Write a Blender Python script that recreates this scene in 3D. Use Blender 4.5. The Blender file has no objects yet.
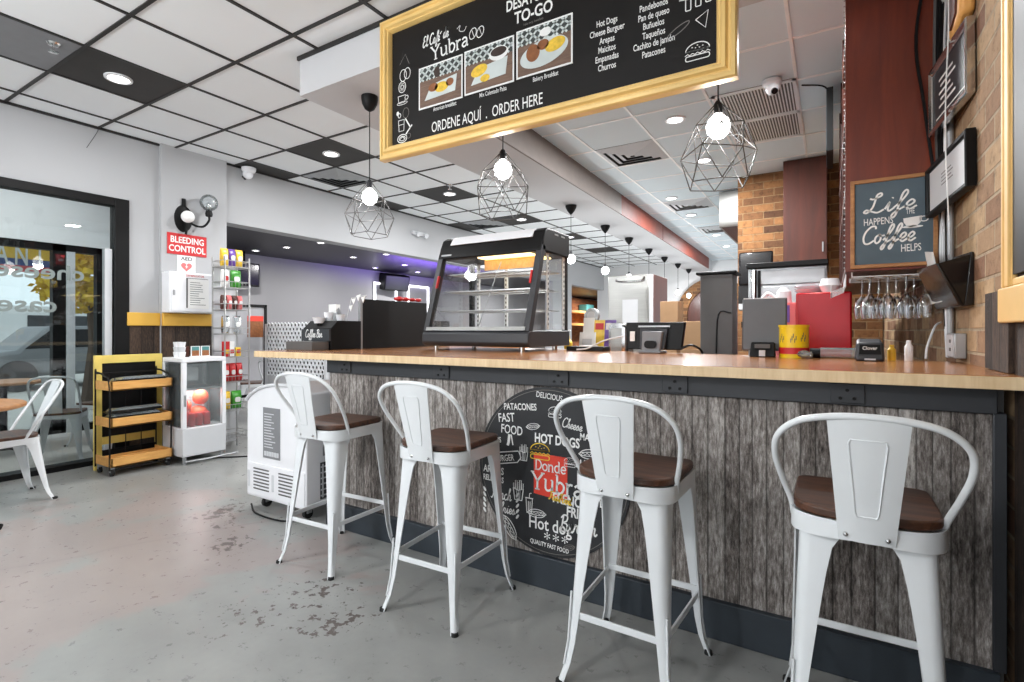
import bpy, math, random
from mathutils import Vector, Matrix
random.seed(7)
S = bpy.context.scene
COL = S.collection
R = math.radians
PI = math.pi

# ---------------------------------------------------------------- camera, world, exposure
cam = bpy.data.cameras.new('camera')
cam_o = bpy.data.objects.new('camera', cam)
COL.objects.link(cam_o)
cam.sensor_width = 36.0
cam.lens = 517.0 / 1024 * 36
cam.shift_y = (331.0 - 341.0) / 1024 
cam.clip_start = 0.02
cam_o.location = (0, 0, 1.19)
cam_o.rotation_euler = (R(90), 0, R(31.6))
S.camera = cam_o
S.view_settings.view_transform = 'Standard'
S.view_settings.look = 'None'
S.view_settings.gamma = 1.0
S.view_settings.use_curve_mapping = False
S.view_settings.exposure = 0.42
S.cycles.max_bounces = 10
S.cycles.transparent_max_bounces = 24
S.cycles.caustics_reflective = False
S.cycles.caustics_refractive = False
S.cycles.sample_clamp_indirect = 6.0

w = bpy.data.worlds.new('daylight')
S.world = w
w.use_nodes = True
w.node_tree.nodes['Background'].inputs[0].default_value = (0.88, 0.94, 1.0, 1)
w.node_tree.nodes['Background'].inputs[1].default_value = 0.95

def area_light(name, loc, rot, sx, sy, power, col=(1, 1, 1), parent=None, spread=180):
    l = bpy.data.lights.new(name, 'AREA')
    l.shape = 'RECTANGLE'; l.size = sx; l.size_y = sy; l.energy = power; l.color = col
    l.spread = R(spread)
    o = bpy.data.objects.new(name, l); COL.objects.link(o)
    o.location = loc; o.rotation_euler = rot
    if parent: o.parent = parent
    return o
# daylight from the shop front behind the camera
area_light('shopfront_daylight', (-2.2, -3.4, 1.7), (R(90), 0, 0), 6.0, 2.6, 25, (1.0, 0.98, 0.96))

# ---------------------------------------------------------------- materials
def new_mat(name):
    m = bpy.data.materials.new(name); m.use_nodes = True
    nt = m.node_tree
    return m, nt, nt.nodes['Principled BSDF']

def nd(nt, typ, **kw):
    n = nt.nodes.new(typ)
    for k, v in kw.items():
        if k.startswith('i_'):
            n.inputs[k[2:].replace('_', ' ')].default_value = v
        elif k.startswith('n_'):
            n.inputs[int(k[2:])].default_value = v
        else:
            setattr(n, k, v)
    return n

def ramp(nt, stops):
    n = nt.nodes.new('ShaderNodeValToRGB')
    cr = n.color_ramp
    while len(cr.elements) < len(stops): cr.elements.new(0.5)
    for e, (p, c) in zip(cr.elements, stops):
        e.position = p; e.color = (c[0], c[1], c[2], 1) if len(c) == 3 else c
    return n

def srgb(r, g, b):
    f = lambda c: (c / 255) / 12.92 if c / 255 <= 0.04045 else (((c / 255) + 0.055) / 1.055) ** 2.4
    return (f(r), f(g), f(b))

def mat(name, col, rough=0.5, metal=0.0, var=0.06, scale=9.0, stretch=(1, 1, 1), emit=0, bump=0.0, coat=0.0, spec=None):
    """plain surface with a faint noise in colour and gloss"""
    m, nt, b = new_mat(name)
    c = srgb(*col)
    tc = nd(nt, 'ShaderNodeTexCoord'); mp = nd(nt, 'ShaderNodeMapping'); mp.inputs['Scale'].default_value = stretch
    nz = nd(nt, 'ShaderNodeTexNoise', i_Scale=scale, i_Detail=4.0)
    nt.links.new(tc.outputs['Object'], mp.inputs[0]); nt.links.new(mp.outputs[0], nz.inputs['Vector'])
    rp = ramp(nt, [(0.3, tuple(max(0, x * (1 - var)) for x in c)), (0.7, tuple(min(1, x * (1 + var)) for x in c))])
    nt.links.new(nz.outputs[0], rp.inputs[0]); nt.links.new(rp.outputs[0], b.inputs['Base Color'])
    b.inputs['Roughness'].default_value = rough; b.inputs['Metallic'].default_value = metal
    if coat: b.inputs['Coat Weight'].default_value = coat
    if spec is not None: b.inputs['Specular IOR Level'].default_value = spec
    if emit:
        b.inputs['Emission Color'].default_value = (*c, 1); b.inputs['Emission Strength'].default_value = emit
    if bump:
        bp = nd(nt, 'ShaderNodeBump', i_Strength=bump, i_Distance=0.01)
        nt.links.new(nz.outputs[0], bp.inputs['Height']); nt.links.new(bp.outputs[0], b.inputs['Normal'])
    return m

def wood(name, c1, c2, axis='X', scale=6.0, rough=0.45, coat=0.0, ring=0.6):
    m, nt, b = new_mat(name)
    tc = nd(nt, 'ShaderNodeTexCoord'); mp = nd(nt, 'ShaderNodeMapping')
    st = {'X': (0.12, 1, 1), 'Y': (1, 0.12, 1), 'Z': (1, 1, 0.12)}[axis]
    mp.inputs['Scale'].default_value = st
    nz = nd(nt, 'ShaderNodeTexNoise', i_Scale=scale * 4, i_Detail=6.0, i_Roughness=0.65, i_Distortion=ring)
    rp = ramp(nt, [(0.3, srgb(*c1)), (0.72, srgb(*c2))])
    nt.links.new(tc.outputs['Object'], mp.inputs[0]); nt.links.new(mp.outputs[0], nz.inputs['Vector'])
    nt.links.new(nz.outputs[0], rp.inputs[0]); nt.links.new(rp.outputs[0], b.inputs['Base Color'])
    b.inputs['Roughness'].default_value = rough
    if coat: b.inputs['Coat Weight'].default_value = coat; b.inputs['Coat Roughness'].default_value = 0.15
    bp = nd(nt, 'ShaderNodeBump', i_Strength=0.12, i_Distance=0.004)
    nt.links.new(nz.outputs[0], bp.inputs['Height']); nt.links.new(bp.outputs[0], b.inputs['Normal'])
    return m

def glass(name, tint=(1, 1, 1), refl=1.0, rough=0.0, base=0.0, basecol=(200, 210, 212)):
    """clear pane: transparent with a fresnel mirror on top, optionally a little milky"""
    m, nt, b = new_mat(name); nt.nodes.remove(b)
    out = nt.nodes['Material Output']
    tr = nd(nt, 'ShaderNodeBsdfTransparent'); tr.inputs[0].default_value = (*tint, 1)
    gl = nd(nt, 'ShaderNodeBsdfGlossy'); gl.inputs['Roughness'].default_value = rough
    fr = nd(nt, 'ShaderNodeFresnel'); fr.inputs[0].default_value = 1.45
    mu = nd(nt, 'ShaderNodeMath', operation='MULTIPLY'); mu.inputs[1].default_value = refl
    mx = nd(nt, 'ShaderNodeMixShader')
    nt.links.new(fr.outputs[0], mu.inputs[0]); nt.links.new(mu.outputs[0], mx.inputs[0])
    src = tr.outputs[0]
    if base:
        df = nd(nt, 'ShaderNodeBsdfDiffuse'); df.inputs[0].default_value = (*srgb(*basecol), 1)
        m2 = nd(nt, 'ShaderNodeMixShader'); m2.inputs[0].default_value = base
        nt.links.new(tr.outputs[0], m2.inputs[1]); nt.links.new(df.outputs[0], m2.inputs[2]); src = m2.outputs[0]
    nt.links.new(src, mx.inputs[1]); nt.links.new(gl.outputs[0], mx.inputs[2]); nt.links.new(mx.outputs[0], out.inputs[0])
    return m

def brick_mat(name, axes, c1, c2, mortar, bw=0.215, bh=0.072, var=1.0):
    m, nt, b = new_mat(name)
    tc = nd(nt, 'ShaderNodeTexCoord'); sp = nd(nt, 'ShaderNodeSeparateXYZ'); cb = nd(nt, 'ShaderNodeCombineXYZ')
    nt.links.new(tc.outputs['Object'], sp.inputs[0])
    nt.links.new(sp.outputs[axes[0]], cb.inputs[0]); nt.links.new(sp.outputs[axes[1]], cb.inputs[1])
    br = nd(nt, 'ShaderNodeTexBrick', i_Scale=1.0)
    br.inputs['Brick Width'].default_value = bw; br.inputs['Row Height'].default_value = bh
    br.inputs['Mortar Size'].default_value = 0.007; br.inputs['Mortar Smooth'].default_value = 0.4; br.inputs['Bias'].default_value = 0.0
    br.inputs['Color1'].default_value = (*srgb(*c1), 1); br.inputs['Color2'].default_value = (*srgb(*c2), 1)
    br.inputs['Mortar'].default_value = (*srgb(*mortar), 1)
    nt.links.new(cb.outputs[0], br.inputs['Vector'])
    nz = nd(nt, 'ShaderNodeTexNoise', i_Scale=17.0, i_Detail=8.0, i_Roughness=0.72)
    nt.links.new(cb.outputs[0], nz.inputs['Vector'])
    rp = ramp(nt, [(0.28, (0.30, 0.27, 0.25)), (0.46, (0.92, 0.9, 0.88)), (0.58, (1, 1, 1)), (0.76, (1.5, 1.48, 1.42))])
    nt.links.new(nz.outputs[0], rp.inputs[0])
    mx = nd(nt, 'ShaderNodeMix', data_type='RGBA', blend_type='MULTIPLY'); mx.inputs['Factor'].default_value = var
    nt.links.new(br.outputs['Color'], mx.inputs[6]); nt.links.new(rp.outputs[0], mx.inputs[7])
    nt.links.new(mx.outputs[2], b.inputs['Base Color'])
    b.inputs['Roughness'].default_value = 0.9
    ad = nd(nt, 'ShaderNodeMath', operation='MULTIPLY_ADD'); ad.inputs[1].default_value = -1.0
    n2 = nd(nt, 'ShaderNodeMath', operation='MULTIPLY'); n2.inputs[1].default_value = 0.5
    nt.links.new(nz.outputs[0], n2.inputs[0]); nt.links.new(br.outputs['Fac'], ad.inputs[0]); nt.links.new(n2.outputs[0], ad.inputs[2])
    bp = nd(nt, 'ShaderNodeBump', i_Strength=0.8, i_Distance=0.012)
    nt.links.new(ad.outputs[0], bp.inputs['Height']); nt.links.new(bp.outputs[0], b.inputs['Normal'])
    return m

def floor_mat():
    """sealed concrete: grey paint worn through to a mauve undercoat, with clusters of dark chips"""
    m, nt, b = new_mat('worn_concrete'); L = nt.links.new
    tc = nd(nt, 'ShaderNodeTexCoord'); P = tc.outputs['Object']
    def noise(sc, det, ro=0.6, off=None, dist=0.0):
        n = nd(nt, 'ShaderNodeTexNoise', i_Scale=sc, i_Detail=det, i_Roughness=ro, i_Distortion=dist)
        if off:
            a = nd(nt, 'ShaderNodeVectorMath', operation='ADD'); a.inputs[1].default_value = off; L(P, a.inputs[0]); L(a.outputs[0], n.inputs['Vector'])
        else: L(P, n.inputs['Vector'])
        return n.outputs[0]
    def math_(op, a, c, d=None):
        n = nd(nt, 'ShaderNodeMath', operation=op)
        for k, v in enumerate((a, c, d)):
            if v is None: continue
            if isinstance(v, (int, float)): n.inputs[k].default_value = v
            else: L(v, n.inputs[k])
        return n.outputs[0]
    def blob(c, r, amp):
        a = nd(nt, 'ShaderNodeVectorMath', operation='DISTANCE'); a.inputs[1].default_value = (c[0], c[1], 0); L(P, a.inputs[0])
        mr = nd(nt, 'ShaderNodeMapRange', interpolation_type='SMOOTHSTEP'); L(a.outputs['Value'], mr.inputs[0])
        mr.inputs[1].default_value = 0; mr.inputs[2].default_value = r; mr.inputs[3].default_value = amp; mr.inputs[4].default_value = 0
        return mr.outputs[0]
    def mix(f, a, c, mode='MIX'):
        n = nd(nt, 'ShaderNodeMix', data_type='RGBA', blend_type=mode)
        if isinstance(f, float): n.inputs['Factor'].default_value = f
        else: L(f, n.inputs['Factor'])
        for k, v in ((6, a), (7, c)):
            if isinstance(v, tuple): n.inputs[k].default_value = (*v, 1)
            else: L(v, n.inputs[k])
        return n.outputs[2]
    def rmp(v, st):
        r = ramp(nt, st); L(v, r.inputs[0]); return r.outputs[0]
    big = noise(1.1, 5); fine = noise(18, 7, .7); patch = noise(1.15, 9, .62, (4.1, 2.2, 0), .4)
    grey = rmp(big, [(0.32, srgb(134, 135, 133)), (0.68, srgb(157, 158, 155))])
    mauve = rmp(big, [(0.32, srgb(145, 136, 133)), (0.68, srgb(161, 151, 147))])
    zone = math_('ADD', blob((-3.1, 1.1), 2.7, .28), blob((-3.6, 1.6), 1.8, .08))
    pm = rmp(math_('ADD', patch, zone), [(0.70, (0, 0, 0)), (0.75, (1, 1, 1))])
    col = mix(pm, grey, mauve)
    col = mix(0.55, col, rmp(fine, [(0.32, (0.86,) * 3), (0.62, (1.0,) * 3)]), 'MULTIPLY')
    z2 = None
    for c, r, a in (((-3.40, 1.90), .42, .33), ((-3.15, 1.78), .32, .28), ((-2.86, 1.62), .30, .28), ((-2.04, 1.52), .44, .29), ((-2.05, 1.25), .38, .27), ((-1.74, 1.42), .42, .27), ((-2.6, 1.3), 2.0, .07)):
        z2 = blob(c, r, a) if z2 is None else math_('MAXIMUM', z2, blob(c, r, a))
    chips = math_('ADD', noise(21, 5, .62), math_('ADD', z2, math_('MULTIPLY', noise(4.0, 4, .6, (9, 3, 0)), 0.35)))
    cm = rmp(chips, [(0.985, (0, 0, 0)), (1.02, (1, 1, 1))])
    col = mix(cm, col, srgb(94, 85, 82))
    specks = rmp(noise(34, 3, .5, (1, 7, 0)), [(0.75, (0, 0, 0)), (0.78, (1, 1, 1))])
    col = mix(specks, col, srgb(84, 80, 78))
    # long curved scrape marks
    wv = nd(nt, 'ShaderNodeTexVoronoi', feature='DISTANCE_TO_EDGE', i_Scale=0.42)
    dn = nd(nt, 'ShaderNodeTexNoise', i_Scale=0.9, i_Detail=2.0); L(P, dn.inputs['Vector'])
    va = nd(nt, 'ShaderNodeVectorMath', operation='ADD'); L(P, va.inputs[0]); L(dn.outputs['Color'], va.inputs[1]); L(va.outputs[0], wv.inputs['Vector'])
    col = mix(0.35, col, rmp(wv.outputs['Distance'], [(0.0, (0.62,) * 3), (0.007, (1.0,) * 3)]), 'MULTIPLY')
    L(col, b.inputs['Base Color'])
    L(rmp(fine, [(0.3, (0.24,) * 3), (0.7, (0.40,) * 3)]), b.inputs['Roughness'])
    bp = nd(nt, 'ShaderNodeBump', i_Strength=0.05, i_Distance=0.01); L(fine, bp.inputs['Height']); L(bp.outputs[0], b.inputs['Normal'])
    return m

def plank_mat(name, cols, pw=0.062, light=1.0):
    """weathered vertical boards: a tone per board, streaky grain, dark seams (object X across, Z along)"""
    m, nt, b = new_mat(name); L = nt.links.new
    tc = nd(nt, 'ShaderNodeTexCoord'); sp = nd(nt, 'ShaderNodeSeparateXYZ'); L(tc.outputs['Object'], sp.inputs[0])
    ax = nd(nt, 'ShaderNodeMath', operation='ADD'); L(sp.outputs[0], ax.inputs[0]); L(sp.outputs[1], ax.inputs[1])
    wob = nd(nt, 'ShaderNodeTexNoise', noise_dimensions='1D', i_Scale=3.1, i_Detail=1.0); L(ax.outputs[0], wob.inputs['W'])
    wa = nd(nt, 'ShaderNodeMath', operation='MULTIPLY_ADD'); wa.inputs[1].default_value = 0.10; L(wob.outputs[0], wa.inputs[0]); L(ax.outputs[0], wa.inputs[2])
    dv = nd(nt, 'ShaderNodeMath', operation='DIVIDE'); dv.inputs[1].default_value = pw; L(wa.outputs[0], dv.inputs[0])
    fl = nd(nt, 'ShaderNodeMath', operation='FLOOR'); L(dv.outputs[0], fl.inputs[0])
    fr = nd(nt, 'ShaderNodeMath', operation='FRACT'); L(dv.outputs[0], fr.inputs[0])
    wn = nd(nt, 'ShaderNodeTexWhiteNoise', noise_dimensions='1D'); L(fl.outputs[0], wn.inputs['W'])
    mp = nd(nt, 'ShaderNodeMapping'); mp.inputs['Scale'].default_value = (95, 95, 19.0); L(tc.outputs['Object'], mp.inputs[0])
    g1 = nd(nt, 'ShaderNodeTexNoise', i_Scale=1.0, i_Detail=8.0, i_Roughness=0.82); L(mp.outputs[0], g1.inputs['Vector'])
    mp2 = nd(nt, 'ShaderNodeMapping'); mp2.inputs['Scale'].default_value = (7, 7, 1.6); L(tc.outputs['Object'], mp2.inputs[0])
    g2 = nd(nt, 'ShaderNodeTexNoise', i_Scale=1.0, i_Detail=5.0); L(mp2.outputs[0], g2.inputs['Vector'])
    s = nd(nt, 'ShaderNodeMath', operation='MULTIPLY_ADD'); s.inputs[1].default_value = 0.30; L(wn.outputs['Value'], s.inputs[0])
    t = nd(nt, 'ShaderNodeMath', operation='MULTIPLY_ADD'); t.inputs[1].default_value = 2.3; t.inputs[2].default_value = -1.06; L(g1.outputs[0], t.inputs[0])
    t2 = nd(nt, 'ShaderNodeMath', operation='MULTIPLY_ADD'); t2.inputs[1].default_value = 0.55; L(g2.outputs[0], t2.inputs[0]); L(t.outputs[0], t2.inputs[2])
    L(t2.outputs[0], s.inputs[2])
    rp = ramp(nt, [(p, srgb(*c)) for p, c in cols]); L(s.outputs[0], rp.inputs[0])
    pp = nd(nt, 'ShaderNodeMath', operation='PINGPONG'); pp.inputs[1].default_value = 0.5; L(fr.outputs[0], pp.inputs[0])
    r2 = ramp(nt, [(0.0, (0.12, 0.11, 0.10)), (0.07, (0.85,) * 3), (0.2, (1,) * 3)]); L(pp.outputs[0], r2.inputs[0])
    mx = nd(nt, 'ShaderNodeMix', data_type='RGBA', blend_type='MULTIPLY'); mx.inputs['Factor'].default_value = 0.85
    L(rp.outputs[0], mx.inputs[6]); L(r2.outputs[0], mx.inputs[7]); L(mx.outputs[2], b.inputs['Base Color'])
    b.inputs['Roughness'].default_value = 0.75
    bp = nd(nt, 'ShaderNodeBump', i_Strength=0.8, i_Distance=0.008)
    ms = nd(nt, 'ShaderNodeMath', operation='MULTIPLY'); L(r2.outputs[0], ms.inputs[0]); L(g1.outputs[0], ms.inputs[1])
    L(ms.outputs[0], bp.inputs['Height']); L(bp.outputs[0], b.inputs['Normal'])
    return m

def tile_ceiling_mat(name, col):
    m, nt, b = new_mat(name); L = nt.links.new
    tc = nd(nt, 'ShaderNodeTexCoord')
    n = nd(nt, 'ShaderNodeTexNoise', i_Scale=160.0, i_Detail=2.0); L(tc.outputs['Object'], n.inputs['Vector'])
    n2 = nd(nt, 'ShaderNodeTexNoise', i_Scale=0.7, i_Detail=3.0); L(tc.outputs['Object'], n2.inputs['Vector'])
    c = srgb(*col)
    r = ramp(nt, [(0.3, tuple(x * 0.95 for x in c)), (0.7, c)]); L(n2.outputs[0], r.inputs[0]); L(r.outputs[0], b.inputs['Base Color'])
    b.inputs['Roughness'].default_value = 0.9
    bp = nd(nt, 'ShaderNodeBump', i_Strength=0.06, i_Distance=0.004); L(n.outputs[0], bp.inputs['Height']); L(bp.outputs[0], b.inputs['Normal'])
    return m

def bulb_mat(name, col, strength):
    m, nt, b = new_mat(name)
    b.inputs['Base Color'].default_value = (1, 1, 1, 1)
    b.inputs['Emission Color'].default_value = (*col, 1); b.inputs['Emission Strength'].default_value = strength
    return m

K = {}
K['floor'] = floor_mat()
K['wall'] = mat('wall_paint', (176, 177, 179), 0.75, var=0.025, scale=1.2)
K['wall_white'] = mat('white_wall_paint', (222, 222, 222), 0.7, var=0.02, scale=1.2)
K['wall_grey'] = mat('grey_wall_paint', (168, 168, 172), 0.75, var=0.03, scale=0.8)
K['tile'] = tile_ceiling_mat('ceiling_tile', (243, 246, 248))
K['tile_k'] = tile_ceiling_mat('kitchen_ceiling_tile', (222, 234, 240))  # cool tint put into the colour to offset warm bounce light
K['grid'] = mat('black_grid_metal', (30, 28, 27), 0.5)
K['grid_w'] = mat('white_grid_metal', (245, 245, 245), 0.4)
K['black_tile'] = mat('black_ceiling_tile', (42, 39, 37), 0.6, var=0.12)
K['dark_ceiling'] = mat('dark_painted_ceiling', (38, 36, 42), 0.45, var=0.12, scale=1.5)
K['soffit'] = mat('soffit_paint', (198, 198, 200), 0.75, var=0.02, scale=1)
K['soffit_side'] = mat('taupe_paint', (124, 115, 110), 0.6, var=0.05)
K['red_beam'] = mat('red_oxide_paint', (116, 50, 34), 0.55, var=0.12)
K['black'] = mat('black_paint', (7, 7, 8), 0.5, spec=0.25)
K['black_gloss'] = mat('black_gloss_plastic', (16, 16, 18), 0.18)
K['charcoal'] = mat('charcoal_metal', (50, 52, 56), 0.45, 0.1, var=0.05)
K['plinth'] = mat('slate_blue_metal', (48, 55, 62), 0.5, 0.1, var=0.12)
K['rubber'] = mat('black_rubber', (24, 24, 24), 0.8)
K['white_metal'] = mat('white_powder_coat', (226, 229, 231), 0.28, 0.0, var=0.02, coat=0.3)
K['white'] = mat('white_plastic', (236, 237, 240), 0.35, var=0.015)
K['offwhite'] = mat('grey_white_plastic', (205, 207, 210), 0.45, var=0.02)
K['paper'] = mat('white_paper', (240, 240, 238), 0.8, var=0.02)
K['print'] = mat('grey_print', (120, 120, 120), 0.8)
K['grey'] = mat('mid_grey_plastic', (128, 129, 132), 0.5)
K['dgrey'] = mat('dark_grey_paint', (88, 87, 86), 0.5, var=0.06)
K['chrome'] = mat('bright_steel', (215, 215, 215), 0.16, 1.0, var=0.03)
K['steel'] = mat('brushed_steel', (168, 168, 165), 0.34, 1.0, var=0.06, scale=4, stretch=(1, 1, 25))
K['galv'] = mat('grey_galvanised', (170, 172, 174), 0.4, 0.6, var=0.06)
K['wire'] = mat('thin_steel_wire', (190, 190, 190), 0.3, 0.8)
K['cage'] = mat('grey_cage_wire', (84, 82, 80), 0.35, 0.5)
K['yellow'] = mat('ochre_yellow_paint', (219, 171, 70), 0.5, var=0.06, scale=3)
K['pale_yellow'] = mat('pale_yellow_paint', (225, 200, 105), 0.55, var=0.06)
K['gold'] = mat('gilded_wood', (236, 198, 124), 0.4, 0.1, var=0.10, scale=4, stretch=(1, 1, 1))
K['cream'] = mat('cream_yellow_paint', (226, 186, 118), 0.5, var=0.04)
K['board'] = mat('menu_black', (17, 14, 13), 0.5, var=0.08, spec=0.25)
K['chalk'] = mat('white_lettering', (238, 238, 236), 0.7, var=0.01)
K['chalk_dim'] = mat('faded_lettering', (120, 116, 112), 0.7)
K['disc'] = mat('disc_black', (36, 37, 40), 0.55, var=0.15, scale=5)
K['red'] = mat('signal_red', (196, 32, 36), 0.45, var=0.05)
K['coral'] = mat('coral_red_print', (226, 66, 48), 0.6, var=0.04)
K['red_gloss'] = mat('red_gloss_metal', (186, 22, 34), 0.22, 0.1, var=0.06)
K['seat'] = wood('walnut_board', (40, 24, 17), (104, 66, 46), 'X', 9, 0.42)
K['butcher'] = wood('butcher_block_edge', (216, 184, 140), (242, 216, 176), 'Z', 7, 0.5)
K['top'] = wood('varnished_counter', (150, 92, 44), (196, 132, 76), 'X', 7, 0.24, coat=0.5)
K['mahogany'] = wood('mahogany_veneer', (84, 28, 12), (126, 50, 24), 'Z', 2.4, 0.4, coat=0.15)
K['mahogany_dark'] = wood('dark_mahogany', (58, 24, 13), (86, 36, 20), 'Z', 2.4, 0.4)
K['oak'] = wood('oak_frame', (146, 98, 56), (186, 134, 84), 'X', 8, 0.5)
K['pine'] = wood('pine_shelf', (206, 146, 74), (236, 182, 106), 'Y', 6, 0.5)
K['brown_wood'] = plank_mat('dark_stained_boards', [(0.2, (26, 18, 13)), (0.45, (50, 36, 27)), (0.75, (82, 63, 49))], 0.11)
K['plank'] = plank_mat('weathered_boards', [(0.10, (44, 39, 36)), (0.34, (106, 98, 93)), (0.56, (146, 139, 134)), (0.9, (210, 205, 200))], 0.055)
K['brick'] = brick_mat('tan_brick', (1, 2), (184, 156, 120), (124, 88, 66), (172, 154, 128), 0.25, 0.092)
K['brick_b'] = brick_mat('orange_brick', (0, 2), (156, 110, 68), (82, 54, 36), (146, 116, 82), 0.22, 0.086)
K['brick_c'] = brick_mat('red_brown_brick', (1, 2), (150, 92, 52), (112, 62, 38), (120, 86, 60))
K['glass'] = glass('clear_glass', (0.985, 0.99, 0.99), 0.16)
K['glass_s'] = glass('shopfront_glass', (0.93, 0.97, 0.97), 1.3)
K['glass_c'] = glass('cooler_glass', (0.95, 0.97, 0.97), 1.0, base=0.14)
K['crystal'] = glass('wine_glass', (0.95, 0.96, 0.97), 2.6, 0.02)
K['clear'] = glass('clear_plastic', (0.9, 0.92, 0.93), 1.5, 0.12, base=0.25)
K['bulb'] = bulb_mat('lit_bulb', (1.0, 0.985, 0.96), 5)
K['lamp'] = bulb_mat('lit_downlight', (1.0, 0.97, 0.93), 9)
K['lamp_warm'] = bulb_mat('warm_lamp', (1.0, 0.72, 0.30), 2.2)
K['neon'] = bulb_mat('white_light_tube', (0.95, 0.96, 1.0), 2.2)
K['violet'] = bulb_mat('violet_strip', (0.30, 0.16, 1.0), 6)
K['slate'] = mat('slate_blue_board', (82, 98, 108), 0.7, var=0.10, scale=6)
K['teal'] = mat('teal_print', (70, 130, 130), 0.6)
K['purple'] = mat('purple_foil', (98, 60, 150), 0.35, var=0.2, scale=20)
K['green'] = mat('green_foil', (66, 158, 48), 0.35, var=0.2, scale=20)
K['yfoil'] = mat('yellow_foil', (236, 196, 60), 0.35, var=0.2, scale=20)
K['orange'] = mat('orange_net', (244, 92, 52), 0.6, var=0.25, scale=18)
K['pinkish'] = mat('pink_card', (226, 120, 120), 0.6)
K['tin_yellow'] = mat('yellow_tin', (240, 204, 24), 0.35, var=0.03)
K['tablet'] = mat('graphite_plastic', (84, 85, 88), 0.45)
K['cardboard'] = mat('cardboard', (164, 130, 96), 0.85, var=0.06)
K['food_yellow'] = mat('egg_yellow', (230, 190, 60), 0.6, var=0.2, scale=60)
K['food_brown'] = mat('baked_brown', (140, 84, 44), 0.6, var=0.2, scale=40)
K['food_dark'] = mat('black_beans', (52, 36, 28), 0.5)
K['plate'] = mat('pale_plate', (206, 214, 212), 0.4)
K['photo_table'] = wood('photo_table', (92, 70, 58), (130, 102, 84), 'X', 20, 0.5)
K['photo_dark'] = mat('photo_backdrop', (56, 62, 60), 0.6)
K['leaf'] = mat('yellow_leaves', (222, 186, 44), 0.7, var=0.3, scale=8)
K['bark'] = mat('tree_bark', (86, 70, 58), 0.9)
K['flag_y'] = mat('banner_yellow', (238, 190, 52), 0.6); K['flag_b'] = mat('banner_blue', (60, 84, 140), 0.6); K['flag_r'] = mat('banner_red', (214, 84, 88), 0.6)
K['pave'] = mat('pale_paving', (196, 192, 186), 0.8, var=0.08, scale=2)
K['etched'] = mat('etched_grey_film', (122, 132, 130), 0.7)

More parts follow.
